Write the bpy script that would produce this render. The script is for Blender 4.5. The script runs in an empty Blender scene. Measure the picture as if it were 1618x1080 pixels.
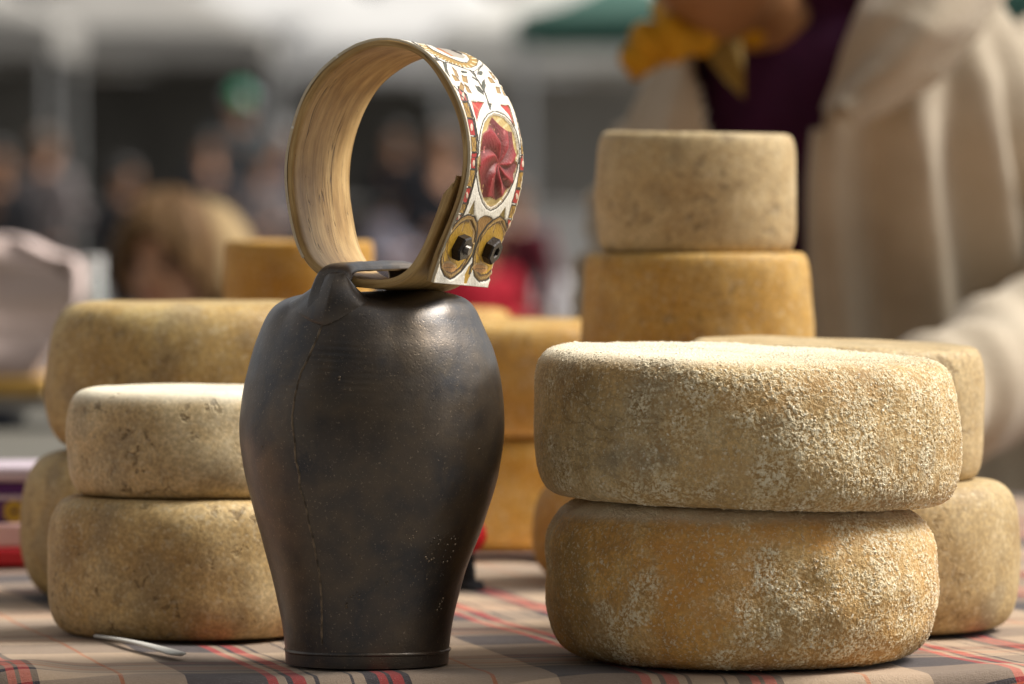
import bpy, bmesh, math, random
import numpy as np
from mathutils import Vector, Matrix
from mathutils.bvhtree import BVHTree
R = math.radians
sc = bpy.context.scene
col = sc.collection
random.seed(7)

# ------------------------------------------------------------------ camera, world, sun, exposure
CAM_H = 0.2578            # above the table top; the table top is z = 0, the ground z = -0.75
F_PX = 8989.0             # focal length in photograph pixels (200 mm lens, 36 mm sensor, 1618 px)
PITCH = math.atan(250 / F_PX)
GROUND = -0.75
cam = bpy.data.cameras.new('camera'); cam_o = bpy.data.objects.new('camera', cam); col.objects.link(cam_o)
cam_o.location = (0, 0, CAM_H); cam_o.rotation_euler = (math.pi / 2 - PITCH, 0, 0)
cam.lens = 200; cam.sensor_width = 36; cam.clip_start = 0.05; cam.clip_end = 1000
cam.dof.use_dof = True; cam.dof.focus_distance = 3.02; cam.dof.aperture_fstop = 8.5
sc.camera = cam_o

w = bpy.data.worlds.new("World"); sc.world = w; w.use_nodes = True
wn = w.node_tree; bg = wn.nodes['Background']
sky = wn.nodes.new('ShaderNodeTexSky'); sky.sky_type = 'NISHITA'; sky.sun_disc = False
sky.sun_elevation = R(51); sky.sun_rotation = R(80); sky.air_density = 1.0; sky.dust_density = 4.0; sky.ozone_density = 1.0
hs = wn.nodes.new('ShaderNodeHueSaturation'); hs.inputs['Saturation'].default_value = 0.08
wn.links.new(sky.outputs[0], hs.inputs['Color']); wn.links.new(hs.outputs[0], bg.inputs['Color'])
bg.inputs['Strength'].default_value = 0.115

sun = bpy.data.lights.new('sun', 'SUN'); sun.energy = 3.9; sun.angle = R(24); sun.color = (1.0, 0.95, 0.88)
sun_o = bpy.data.objects.new('sun', sun); col.objects.link(sun_o)
sd = Vector((math.cos(R(51)) * math.sin(R(80)), math.cos(R(51)) * math.cos(R(80)), math.sin(R(51))))
sun_o.rotation_euler = sd.to_track_quat('Z', 'Y').to_euler(); sun_o.location = (3, 0, 4)

sc.view_settings.view_transform = 'Standard'; sc.view_settings.look = 'None'
sc.view_settings.exposure = 0.30; sc.view_settings.gamma = 1.0

# ------------------------------------------------------------------ measuring helpers
CP, SP = math.cos(PITCH), math.sin(PITCH)
def ray(px, py):
    dx = (px - 809) / F_PX; dy = (540 - py) / F_PX
    return Vector((dx, CP + dy * SP, -SP + dy * CP))
def P(px, py, depth):                    # point at distance `depth` (world y) seen at a place of the photograph
    d = ray(px, py); return Vector((0, 0, CAM_H)) + d * (depth / d.y)
def proj(x, y, z):                       # world -> photograph pixels (arrays allowed)
    zz = z - CAM_H
    f = y * CP - zz * SP; u = y * SP + zz * CP
    return 809 + F_PX * x / f, 540 - F_PX * u / f

# ------------------------------------------------------------------ object helpers
def tag(o, label=None, cat=None, group=None, kind=None):
    if label: o['label'] = label
    if cat: o['category'] = cat
    if group: o['group'] = group
    if kind: o['kind'] = kind
    return o
def obj(name, me, mat=None, parent=None, smooth=False):
    if isinstance(me, bmesh.types.BMesh):
        m = bpy.data.meshes.new(name); bmesh.ops.recalc_face_normals(me, faces=me.faces); me.to_mesh(m); me.free(); me = m
    o = bpy.data.objects.new(name, me); col.objects.link(o)
    if mat is not None:
        for mm in (mat if isinstance(mat, (list, tuple)) else [mat]): me.materials.append(mm)
    if smooth: me.polygons.foreach_set('use_smooth', [True] * len(me.polygons))
    if parent: o.parent = parent
    return o
def empty(name, loc=(0, 0, 0), rz=0.0):
    o = bpy.data.objects.new(name, None); col.objects.link(o); o.location = loc; o.rotation_euler = (0, 0, rz)
    o.empty_display_size = 0.05
    return o
def children(o): return [c for c in bpy.data.objects if c.parent == o]
def mesh_np(name, V, F):                 # V (n,3) float, F list/array of quads
    m = bpy.data.meshes.new(name)
    V = np.asarray(V, dtype=np.float32)
    if isinstance(F, np.ndarray) and F.ndim == 2:
        nf, k = F.shape
        m.vertices.add(len(V)); m.vertices.foreach_set('co', V.ravel())
        m.loops.add(nf * k); m.loops.foreach_set('vertex_index', F.ravel().astype(np.int32))
        m.polygons.add(nf); m.polygons.foreach_set('loop_start', (np.arange(nf) * k).astype(np.int32))
        try: m.polygons.foreach_set('loop_total', np.full(nf, k, dtype=np.int32))
        except Exception: pass
        m.update(calc_edges=True); m.validate()
    else:
        m.from_pydata([tuple(v) for v in V], [], [tuple(f) for f in F]); m.update()
    return m
def grid_faces(nu, nv, close_u=False, flip=False):
    iu = np.arange(nu if close_u else nu - 1); iv = np.arange(nv - 1)
    I, J = np.meshgrid(iu, iv, indexing='ij'); I2 = (I + 1) % nu
    a, b, c, d = I * nv + J, I2 * nv + J, I2 * nv + J + 1, I * nv + J + 1
    F = np.stack([a, b, c, d], -1).reshape(-1, 4)
    return F[:, ::-1] if flip else F
def waves(X, Y, Z, freq, seed, n=14):    # smooth pseudo noise about -1..1
    rs = np.random.RandomState(seed); out = np.zeros_like(X)
    for _ in range(n):
        d = rs.normal(size=3); d /= np.linalg.norm(d); f = freq * rs.uniform(.5, 1.5)
        out += np.sin((X * d[0] + Y * d[1] + Z * d[2]) * f * 2 * math.pi + rs.uniform(0, 6.3))
    return out / math.sqrt(n)
def bm_box(bm, c, s, rz=0.0, bev=0.0, rx=0.0):
    M = Matrix.Translation(Vector(c)) @ Matrix.Rotation(rz, 4, 'Z') @ Matrix.Rotation(rx, 4, 'X') @ Matrix.Diagonal((s[0], s[1], s[2], 1))
    r = bmesh.ops.create_cube(bm, size=1.0, matrix=M)
    if bev > 0:
        ed = list({e for v in r['verts'] for e in v.link_edges})
        bmesh.ops.bevel(bm, geom=ed, offset=bev, segments=3, affect='EDGES', profile=0.5)
    return bm
def bm_cyl(bm, p0, p1, r0, r1=None, n=16):
    p0, p1 = Vector(p0), Vector(p1); r1 = r0 if r1 is None else r1
    d = p1 - p0; q = d.to_track_quat('Z', 'Y').to_matrix().to_4x4()
    bmesh.ops.create_cone(bm, cap_ends=True, segments=n, radius1=r0, radius2=r1, depth=d.length, matrix=Matrix.Translation((p0 + p1) / 2) @ q)
    return bm
def box_obj(name, c, s, mat, parent=None, rz=0.0, bev=0.0, rx=0.0):
    bm = bmesh.new(); bm_box(bm, c, s, rz, bev, rx); return obj(name, bm, mat, parent)
def tube_mesh(name, pts, rad, n=8):      # tube along a polyline, radii per point or one
    pts = [Vector(p) for p in pts]; N = len(pts); V = []
    rad = rad if hasattr(rad, '__len__') else [rad] * N
    up = Vector((0.13, 0.21, 0.97))
    for i, p in enumerate(pts):
        t = (pts[min(i + 1, N - 1)] - pts[max(i - 1, 0)]).normalized()
        a = t.cross(up).normalized(); b = t.cross(a)
        for k in range(n):
            an = 2 * math.pi * k / n; V.append(p + (a * math.cos(an) + b * math.sin(an)) * rad[i])
    F = [(i * n + k, i * n + (k + 1) % n, (i + 1) * n + (k + 1) % n, (i + 1) * n + k) for i in range(N - 1) for k in range(n)]
    F += [tuple(range(n)), tuple((N - 1) * n + k for k in range(n))[::-1]]
    return mesh_np(name, V, F)

# ------------------------------------------------------------------ material helpers
class M:
    def __init__(s, name):
        s.m = bpy.data.materials.new(name); s.m.use_nodes = True; s.t = s.m.node_tree
        s.b = s.t.nodes['Principled BSDF']; s.out = s.t.nodes['Material Output']; s.co = s.n('ShaderNodeTexCoord')
    def n(s, ty, **kw):
        nd = s.t.nodes.new(ty)
        for k, v in kw.items(): setattr(nd, k, v)
        return nd
    def set(s, sock, v):
        if v is None: return
        if isinstance(v, bpy.types.NodeSocket): s.t.links.new(v, sock)
        elif isinstance(v, (tuple, list)) and sock.type == 'RGBA' and len(v) == 3: sock.default_value = (*v, 1)
        else: sock.default_value = v
    def math(s, op, a, b=None, c=None, clamp=False):
        nd = s.n('ShaderNodeMath', operation=op, use_clamp=clamp)
        for i, v in enumerate((a, b, c)): s.set(nd.inputs[i], v)
        return nd.outputs[0]
    def mix(s, f, a, b, blend='MIX'):
        nd = s.n('ShaderNodeMix', data_type='RGBA', blend_type=blend)
        s.set(nd.inputs[0], f); s.set(nd.inputs[6], a); s.set(nd.inputs[7], b); return nd.outputs[2]
    def noise(s, vec, scale, detail=3, rough=0.55, dist=0.0, out=0):
        nd = s.n('ShaderNodeTexNoise'); s.set(nd.inputs['Vector'], vec); nd.inputs['Scale'].default_value = scale
        nd.inputs['Detail'].default_value = detail; nd.inputs['Roughness'].default_value = rough; nd.inputs['Distortion'].default_value = dist
        return nd.outputs[out]
    def vor(s, vec, scale, feature='F1', rnd=1.0, smooth=0.3, out='Distance'):
        nd = s.n('ShaderNodeTexVoronoi', feature=feature); s.set(nd.inputs['Vector'], vec); nd.inputs['Scale'].default_value = scale
        nd.inputs['Randomness'].default_value = rnd
        if feature == 'SMOOTH_F1': nd.inputs['Smoothness'].default_value = smooth
        return nd.outputs[out]
    def ramp(s, f, stops, interp='LINEAR'):
        nd = s.n('ShaderNodeValToRGB'); s.set(nd.inputs[0], f); cr = nd.color_ramp; cr.interpolation = interp
        while len(cr.elements) < len(stops): cr.elements.new(0.5)
        for e, (p, c) in zip(cr.elements, stops):
            e.position = p; e.color = (c, c, c, 1) if isinstance(c, (int, float)) else (*c, 1)
        return nd.outputs[0]
    def sstep(s, v, lo, hi):
        nd = s.n('ShaderNodeMapRange', interpolation_type='SMOOTHSTEP'); s.set(nd.inputs[0], v)
        nd.inputs[1].default_value = lo; nd.inputs[2].default_value = hi; return nd.outputs[0]
    def mapping(s, vec, scale=(1, 1, 1), rot=(0, 0, 0), loc=(0, 0, 0)):
        nd = s.n('ShaderNodeMapping'); s.set(nd.inputs[0], vec); nd.inputs['Scale'].default_value = scale
        nd.inputs['Rotation'].default_value = rot; nd.inputs['Location'].default_value = loc; return nd.outputs[0]
    def warp(s, vec, scale, amt):
        nz = s.noise(vec, scale, 2, out=1)
        a = s.n('ShaderNodeVectorMath', operation='SUBTRACT'); s.set(a.inputs[0], nz); a.inputs[1].default_value = (.5, .5, .5)
        b = s.n('ShaderNodeVectorMath', operation='SCALE'); s.set(b.inputs[0], a.outputs[0]); b.inputs['Scale'].default_value = amt
        c = s.n('ShaderNodeVectorMath', operation='ADD'); s.set(c.inputs[0], vec); s.set(c.inputs[1], b.outputs[0]); return c.outputs[0]
    def sep(s, vec):
        nd = s.n('ShaderNodeSeparateXYZ'); s.set(nd.inputs[0], vec); return nd.outputs
    def bump(s, h, dist, strength=1.0):
        nd = s.n('ShaderNodeBump'); s.set(nd.inputs['Height'], h); nd.inputs['Distance'].default_value = dist
        nd.inputs['Strength'].default_value = strength; s.t.links.new(nd.outputs[0], s.b.inputs['Normal'])
    def disp(s, h, scale=1.0, mid=0.0):
        nd = s.n('ShaderNodeDisplacement'); s.set(nd.inputs['Height'], h); nd.inputs['Scale'].default_value = scale
        nd.inputs['Midlevel'].default_value = mid; s.t.links.new(nd.outputs[0], s.out.inputs['Displacement']); s.m.displacement_method = 'BOTH'
    def P(s, **kw):
        for k, v in kw.items(): s.set(s.b.inputs[k.replace('_', ' ')], v)
        return s

def simple(name, c, rough=0.7, metal=0.0, var=0.25, scale=20, bump=0.0, bscale=200, spec=0.5):
    m = M(name); o = m.co.outputs['Object']
    n = m.noise(o, scale, 4)
    d = tuple(x * (1 - var) for x in c); l = tuple(min(1, x * (1 + var)) for x in c)
    m.P(Base_Color=m.ramp(n, [(0.3, d), (0.7, l)]), Roughness=rough, Metallic=metal)
    m.b.inputs['Specular IOR Level'].default_value = spec
    if bump: m.bump(m.noise(o, bscale, 3), bump)
    return m.m

def rind(name, cols, crust=0.0, dirx=0.0, seed=0.0, pits=0.0, lump=1.0, real=False, bottom=0.0, gray=0.0, sat=0.0, white=(.86, .76, .55), topz=None, spots=()):
    """cheese rind. cols = (dark, mid, light). crust = how much of the wheel the curdy white crust covers."""
    m = M(name); o = m.mapping(m.co.outputs['Object'], loc=(seed, seed * .7, seed * 1.3))
    x, y, z = m.sep(m.co.outputs['Object'])
    big = m.noise(o, 14, 3, .5); med = m.noise(o, 55, 5, .65); fine = m.noise(o, 420, 4, .7)
    base = m.ramp(m.math('ADD', m.math('MULTIPLY', big, .55), m.math('MULTIPLY', med, .45)), [(0.36, cols[0]), (0.5, cols[1]), (0.64, cols[2])])
    base = m.mix(m.math('MULTIPLY', m.sstep(m.noise(o, 22, 2), .52, .66), gray), base, (.26, .22, .15))
    base = m.mix(m.sstep(fine, .35, .7), m.mix(.45, base, (.10, .065, .03)), base)
    h = m.math('MULTIPLY', m.math('SUBTRACT', med, .5), .0007 * lump)
    h = m.math('ADD', h, m.math('MULTIPLY', fine, .00022 * lump))
    sp_all = None
    for (sx, sz, rx, rz, cc, amt) in spots:        # stains of their own shape on the rind
        dx = m.math('DIVIDE', m.math('SUBTRACT', x, sx), rx); dz = m.math('DIVIDE', m.math('SUBTRACT', z, sz), rz)
        dd = m.math('ADD', m.math('ADD', m.math('MULTIPLY', dx, dx), m.math('MULTIPLY', dz, dz)), m.math('MULTIPLY', m.math('SUBTRACT', med, .5), 2.4))
        ms = m.math('MULTIPLY', m.math('SUBTRACT', 1.0, m.sstep(dd, .25, 1.5)), m.math('LESS_THAN', y, 0.0))
        base = m.mix(m.math('MULTIPLY', ms, m.math('ADD', .22, m.math('MULTIPLY', m.sstep(m.noise(o, 90, 4, .7), .35, .65), .42))), base, cc); mm = m.math('MULTIPLY', ms, amt * .75); sp_all = mm if sp_all is None else m.math('ADD', sp_all, mm)
    if pits:
        wv = m.warp(o, 60, .010)
        pm = m.sstep(m.noise(wv, 130, 3, .6), .565, .635)
        pm = m.math('MULTIPLY', pm, m.sstep(m.noise(o, 26, 3), .42, .60))
        cr = m.math('SUBTRACT', 1.0, m.sstep(m.vor(m.mapping(m.warp(o, 45, .02), scale=(1.3, 1.3, .55)), 50, 'DISTANCE_TO_EDGE'), 0.0, 0.035))
        cr = m.math('MULTIPLY', cr, m.sstep(m.noise(o, 30, 2, .5), .56, .70))
        pc = m.math('MULTIPLY', m.math('MAXIMUM', pm, m.math('MULTIPLY', cr, .8)), pits)
        base = m.mix(m.math('MULTIPLY', m.sstep(m.noise(m.warp(o, 90, .004), 240, 5, .75), .55, .68), .55 * pits), base, (.20, .115, .035))
        base = m.mix(pc, base, (.075, .045, .018))
        h = m.math('SUBTRACT', h, m.math('MULTIPLY', pc, .0006))
    if crust:
        cov = m.math('ADD', m.noise(o, 24, 4, .6), m.math('MULTIPLY', x, dirx))
        if bottom: cov = m.math('ADD', cov, m.math('MULTIPLY', m.math('SUBTRACT', z, .045), bottom))
        if sp_all is not None: cov = m.math('SUBTRACT', cov, sp_all)
        mask = m.sstep(cov, .60 - crust * .3, .80 - crust * .3)
        wv = m.warp(m.warp(o, 420, .0016), 120, .004)
        d1 = m.vor(wv, 430, 'SMOOTH_F1', smooth=.35); d2 = m.vor(m.warp(o, 300, .003), 820, 'SMOOTH_F1', smooth=.3); blob = m.sstep(m.noise(m.warp(o, 300, .002), 470, 3, .7), .42, .58)
        dome = m.math('SUBTRACT', 1.0, m.sstep(d1, .10, .60)); dome2 = m.math('SUBTRACT', 1.0, m.sstep(d2, .10, .60))
        dome = m.math('ADD', m.math('ADD', m.math('MULTIPLY', dome, .40), m.math('MULTIPLY', dome2, .25)), m.math('MULTIPLY', blob, .45))
        big2 = m.sstep(m.noise(o, 60, 5, .7), .38, .60)
        dome = m.math('MULTIPLY', dome, m.math('ADD', .34, m.math('MULTIPLY', big2, .72)))
        dm = m.math('MULTIPLY', dome, mask)
        wc = m.mix(m.noise(o, 60, 3), tuple(c * k for c, k in zip(white, (.80, .74, .60))), white)
        base = m.mix(m.math('MULTIPLY', mask, .30), base, tuple(c * k for c, k in zip(white, (.75, .66, .5))))
        base = m.mix(m.math('MULTIPLY', m.math('MULTIPLY', mask, m.math('SUBTRACT', 1.0, m.sstep(dome, .02, .22))), .6), base, (.34, .18, .045))
        base = m.mix(m.math('MULTIPLY', m.sstep(dm, .10, .62), .95), base, wc)
        grn = m.math('MULTIPLY', m.math('SUBTRACT', 1.0, m.sstep(m.vor(m.warp(o, 260, .003), 330), .12, .34)), m.math('MULTIPLY', mask, m.sstep(m.noise(o, 70, 3, .6), .46, .58)))
        base = m.mix(m.math('MULTIPLY', grn, .9), base, (.93, .87, .70)); h = m.math('ADD', h, m.math('MULTIPLY', grn, .0006))
        h = m.math('ADD', h, m.math('MULTIPLY', dm, .0009 * lump))
        pw = m.math('MULTIPLY', m.sstep(m.noise(m.warp(o, 200, .003), 520, 3, .7), .53, .64), m.math('SUBTRACT', 1.0, mask))
        base = m.mix(m.math('MULTIPLY', pw, .6), base, tuple(c * .92 for c in white)); h = m.math('ADD', h, m.math('MULTIPLY', pw, .0003))
        # long wrinkles
        wr = m.noise(m.mapping(m.warp(o, 20, .03), scale=(1, 1, 3.2)), 34, 4, .62)
        wr = m.math('ABSOLUTE', m.math('SUBTRACT', wr, .5))
        cre = m.math('SUBTRACT', 1.0, m.sstep(wr, 0.0, .022))
        cre = m.math('MULTIPLY', cre, m.sstep(m.noise(o, 12, 2), .56, .70))
        h = m.math('SUBTRACT', h, m.math('MULTIPLY', cre, .0004 * lump))
        base = m.mix(m.math('MULTIPLY', cre, .22), base, (.30, .17, .06))
    else:
        base = m.mix(m.math('MULTIPLY', m.sstep(m.noise(o, 330, 2), .56, .66), .35), base, (.66, .56, .38))
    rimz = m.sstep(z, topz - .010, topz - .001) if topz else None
    if topz: base = m.mix(m.math('MULTIPLY', rimz, m.math('ADD', .35, m.math('MULTIPLY', med, .9))), base, (.86, .78, .60))  # dry pale top rind, with extra cream painted in to brighten the lit tops
    m.P(Base_Color=base, Roughness=.62)
    m.b.inputs['Specular IOR Level'].default_value = .30
    m.b.inputs['Subsurface Weight'].default_value = 0.0
    if real: m.disp(h)
    else: m.bump(h, 1.0)
    return m.m
# ================================================================== tables and cloth
ground = M('paving'); go = ground.co.outputs['Object']
gb = ground.mix(ground.noise(go, 3, 4), (.13, .125, .12), (.22, .21, .20))
gs = ground.vor(go, 2.2, 'DISTANCE_TO_EDGE'); gb = ground.mix(ground.sstep(gs, 0, .04), (.06, .06, .06), gb)
ground.P(Base_Color=gb, Roughness=.8)
g = bmesh.new(); bmesh.ops.create_grid(g, x_segments=8, y_segments=8, size=260); bmesh.ops.translate(g, verts=g.verts, vec=(0, 150, GROUND))
tag(obj('ground', g, ground.m), kind='structure')

CU, CV, PER = 0.972, 0.233, 0.191
cl = M('plaid_cloth'); uvn = cl.n('ShaderNodeUVMap'); uvn.uv_map = 'UVMap'
uvw = cl.warp(uvn.outputs[0], 30, .0012)
u, v, _ = cl.sep(uvw)
cream, navy, red, orange, dark = (.49, .355, .235), (.016, .015, .022), (.52, .020, .016), (.54, .17, .05), (.060, .050, .050)
fa = cl.math('FRACT', cl.math('DIVIDE', cl.math('ADD', u, 10 * PER + .122), PER))
A = cl.ramp(fa, [(0, red), (.026, cream), (.048, navy), (.064, red), (.100, cream), (.122, navy), (.134, cream), (.219, navy), (.229, cream), (.258, navy),
    (.296, red), (.320, navy), (.330, red), (.363, navy), (.381, cream), (.60, orange), (.612, cream), (.78, dark)], 'CONSTANT')
fb = cl.math('FRACT', cl.math('DIVIDE', cl.math('ADD', v, 10 * PER - .045), PER))
B = cl.ramp(fb, [(0, cream), (.05, navy), (.066, cream), (.12, orange), (.15, cream), (.185, orange), (.20, cream), (.26, navy),
    (.296, orange), (.320, navy), (.345, orange), (.363, navy), (.381, cream), (.70, dark)], 'CONSTANT')
tw = cl.n('ShaderNodeTexWave', wave_type='BANDS', bands_direction='DIAGONAL'); cl.set(tw.inputs[0], uvn.outputs[0]); tw.inputs['Scale'].default_value = 420
tw.inputs['Distortion'].default_value = .6
mixf = cl.math('ADD', .30, cl.math('MULTIPLY', cl.noise(cl.mapping(uvn.outputs[0], scale=(1, 3, 1)), 900, 3), .22))
cb = cl.mix(mixf, A, B)
cb = cl.mix(cl.math('MULTIPLY', cl.noise(uvn.outputs[0], 900, 2), .35), cb, (.16, .13, .12))
cb = cl.mix(cl.sstep(cl.vor(uvn.outputs[0], 700, out='Distance'), .09, .13), cl.mix(.4, cb, (.7, .65, .58)), cb)
cl.P(Base_Color=cb, Roughness=.92); cl.b.inputs['Specular IOR Level'].default_value = .15
cl.b.inputs['Sheen Weight'].default_value = .15
cl.bump(cl.math('ADD', cl.noise(uvn.outputs[0], 1100, 3), cl.noise(uvn.outputs[0], 260, 3)), .0006)

EDGE, RB, DROP = 2.985, .016, .34
XS = np.concatenate([np.arange(-1.35, -.36, .02), np.arange(-.36, .40, .0035), np.arange(.40, 1.36, .02)])
flat0 = RB * math.pi / 2
vs = np.concatenate([np.arange(-DROP - flat0, -flat0, .012), np.arange(-flat0, .0, .0018), np.arange(0, .9, .006), np.arange(.9, 1.76, .03)])
UU, VV = np.meshgrid(XS, vs, indexing='ij')
Y = np.where(VV > 0, EDGE + RB + VV, 0.0); Z = np.zeros_like(UU); X = UU.copy()
ang = np.clip(-VV / RB, 0, math.pi / 2)
Y = np.where(VV <= 0, EDGE + RB - RB * np.sin(ang), Y); Z = np.where(VV <= 0, -RB + RB * np.cos(ang), Z)
Z = np.where(VV < -flat0, -RB + (VV + flat0), Z)
dropk = np.clip((-VV - flat0) / .12, 0, 1)
Y += dropk * (.012 * np.sin(UU * 23) + .007 * np.sin(UU * 51 + 1)) - .004 * dropk
bmp = waves(UU, VV * .7, UU * 0, 7, 3) * .0007 + waves(UU, VV, UU * 0, 22, 4) * .00022
Z += np.where(VV > -.02, bmp - .0012, 0)
Z += .0048 * np.exp(-(((UU + .262) / .022) ** 2)) * np.exp(-(((VV - .02) / .05) ** 2)) + .003 * np.exp(-(((UU - .262) / .03) ** 2)) * np.exp(-(((VV - .01) / .05) ** 2))
cv = np.stack([X, Y, Z], -1).reshape(-1, 3)
cm = mesh_np('tablecloth', cv, grid_faces(len(XS), len(vs)))
uvl = cm.uv_layers.new(name='UVMap')
fu = (UU * CU + VV * CV + .005).ravel(); fv = (-UU * CV + VV * CU).ravel()
li = np.empty(len(cm.loops), dtype=np.int32); cm.loops.foreach_get('vertex_index', li)
uvl.data.foreach_set('uv', np.stack([fu[li], fv[li]], -1).ravel().astype(np.float32))
tc = obj('tablecloth', cm, cl.m, smooth=True)
tag(tc, 'plaid tablecloth in beige, charcoal and red under the bell and the cheeses', 'tablecloth')

woodm = simple('plank_wood', (.30, .19, .10), .6, var=.3, scale=8)
def table(name, x0, x1, y0, y1, label):
    t = empty(name, ((x0 + x1) / 2, (y0 + y1) / 2, GROUND)); tag(t, label, 'table')
    w2, d2 = (x1 - x0) / 2, (y1 - y0) / 2
    box_obj('tabletop', (0, 0, -GROUND - .022), (2 * w2, 2 * d2, .030), woodm, t, bev=.004)
    for sx in (-1, 1):
        for sy in (-1, 1):
            bm = bmesh.new(); bm_cyl(bm, (sx * (w2 - .08), sy * (d2 - .08), 0), (sx * (w2 - .08), sy * (d2 - .08), -GROUND - .038), .022, .03, 12)
            obj('leg', bm, woodm, t)
    return t
table('trestle_table', -1.30, 1.30, EDGE + RB + .008, 4.70, 'wooden table standing under the plaid tablecloth')
t2 = table('trestle_table', -2.3, -.22, 5.0, 7.1, 'second table further back at the left with a grey top cloth')
g2 = M('grey_cloth'); g2.P(Base_Color=g2.mix(g2.noise(g2.co.outputs['Object'], 6, 3), (.085, .078, .06), (.125, .115, .09)), Roughness=.9)
bm = bmesh.new(); bm_box(bm, (-1.26, 6.05, -.10), (2.12, 2.14, .205), bev=.01)
for f in [f for f in bm.faces if f.normal.z < -.9]: bm.faces.remove(f)
tag(obj('table_cover', bm, g2.m), 'plain grey cloth over the table behind the left cheeses', 'tablecloth')

# ================================================================== cheeses
def cheese(label, cx, cy, Rr, z0, h, mat, c=.028, p=.65, q=.65, bulge=.0, taper=.0, nt=260, ns=60, nf=14, seed=1, lumpy=.0012, tb=(0, 0), tt=(0, 0), rz=0.0, sag=0.0, dz=None):
    th = np.linspace(0, 2 * math.pi, nt, endpoint=False)
    ph = np.linspace(-math.pi / 2, math.pi / 2, 4001)
    sp = np.sign(np.sin(ph)) * np.abs(np.sin(ph)) ** p; cp = np.abs(np.cos(ph)) ** q
    rr = (Rr - c) + c * cp; zz = sp
    al_ = np.concatenate([[0], np.cumsum(np.hypot(np.diff(rr), np.diff(zz * h / 2)))]); qq_ = np.linspace(0, al_[-1], ns); rr, zz = np.interp(qq_, al_, rr), np.interp(qq_, al_, zz)
    rr = rr * (1 - bulge * zz ** 2 + taper * -zz)
    fl = np.linspace(0, 1, nf, endpoint=False)
    r_all = np.concatenate([fl * rr[0] + .0002, rr, (fl[::-1]) * rr[-1] + .0002]); z_all = np.concatenate([np.full(nf, -1.), zz, np.full(nf, 1.)])
    T, RA = np.meshgrid(th, r_all, indexing='ij'); ZA = np.broadcast_to(z_all, T.shape); FL = np.broadcast_to(np.concatenate([np.zeros(nf), zz * 0 + 0, np.ones(nf)]), T.shape)
    x = RA * np.cos(T); y = RA * np.sin(T); hh = h / 2
    side = np.clip(RA / Rr, 0, 1) ** 3
    n1 = waves(x, y, ZA * hh, 9, seed) * lumpy * 1.6 + waves(x, y, ZA * hh, 28, seed + 5) * lumpy * .5
    x = x + np.cos(T) * n1 * side * (1 - .55 * np.abs(ZA)); y = y + np.sin(T) * n1 * side * (1 - .55 * np.abs(ZA))
    zt = h + tt[0] * x + tt[1] * y; zb = tb[0] * x + tb[1] * y
    k = (ZA + 1) / 2
    dimple = -sag * (1 - np.clip(RA / (Rr - c), 0, 1) ** 2) * (ZA > .9)
    z = zb + (zt - zb) * k + waves(x, y, ZA * hh, 16, seed + 9) * lumpy * .5 * np.clip(ZA, 0, 1) ** 2 * side + dimple
    V = np.stack([x, y, z], -1).reshape(-1, 3)
    me = mesh_np('cheese_wheel', V, grid_faces(nt, len(r_all), True))
    o = obj('cheese_wheel', me, mat, smooth=True); o.location = (cx, cy, z0); o.rotation_euler = (0, 0, rz)
    tag(o, label, 'cheese', 'wheels of cheese stacked on the market table')
    return o
X_ = lambda px, d: (px - 809) / F_PX * d

och = ((.30, .165, .055), (.47, .295, .12), (.60, .43, .22))
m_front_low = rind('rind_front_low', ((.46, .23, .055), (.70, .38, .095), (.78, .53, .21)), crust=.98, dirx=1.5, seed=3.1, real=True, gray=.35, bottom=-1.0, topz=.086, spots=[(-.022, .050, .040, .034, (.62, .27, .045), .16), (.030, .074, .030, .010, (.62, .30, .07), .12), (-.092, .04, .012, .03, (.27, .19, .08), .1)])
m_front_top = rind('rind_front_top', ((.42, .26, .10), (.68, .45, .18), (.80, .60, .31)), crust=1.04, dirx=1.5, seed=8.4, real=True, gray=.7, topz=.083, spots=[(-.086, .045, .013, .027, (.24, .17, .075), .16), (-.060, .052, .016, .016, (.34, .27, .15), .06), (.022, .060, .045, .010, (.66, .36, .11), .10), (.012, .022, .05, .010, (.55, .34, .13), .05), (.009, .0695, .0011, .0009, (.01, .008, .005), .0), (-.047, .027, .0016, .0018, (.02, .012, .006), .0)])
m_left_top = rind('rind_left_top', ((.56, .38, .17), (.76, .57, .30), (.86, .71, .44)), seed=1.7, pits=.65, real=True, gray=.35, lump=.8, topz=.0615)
m_left_low = rind('rind_left_low', ((.45, .28, .10), (.66, .46, .20), (.78, .60, .32)), seed=5.2, pits=.6, real=True, gray=.4, lump=1.0)
m_tan = rind('rind_tan', ((.48, .33, .15), (.62, .46, .235), (.70, .55, .31)), seed=11.0, gray=.3, lump=.9, pits=.45)
m_tan2 = rind('rind_tan_dark', ((.40, .265, .11), (.55, .40, .19), (.65, .50, .27)), seed=13.0, gray=.5, lump=.7, pits=.3)
m_och = rind('rind_ochre', ((.44, .22, .035), (.60, .335, .065), (.68, .43, .13)), seed=17.0, gray=.25, lump=.8, pits=.35)
m_och2 = rind('rind_deep_ochre', ((.44, .20, .018), (.60, .31, .038), (.68, .40, .085)), seed=19.0, gray=.1, lump=.5)
m_olive = rind('rind_olive', ((.38, .23, .065), (.54, .36, .125), (.66, .49, .21)), seed=23.0, gray=.4, lump=.8, pits=.4)

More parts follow.
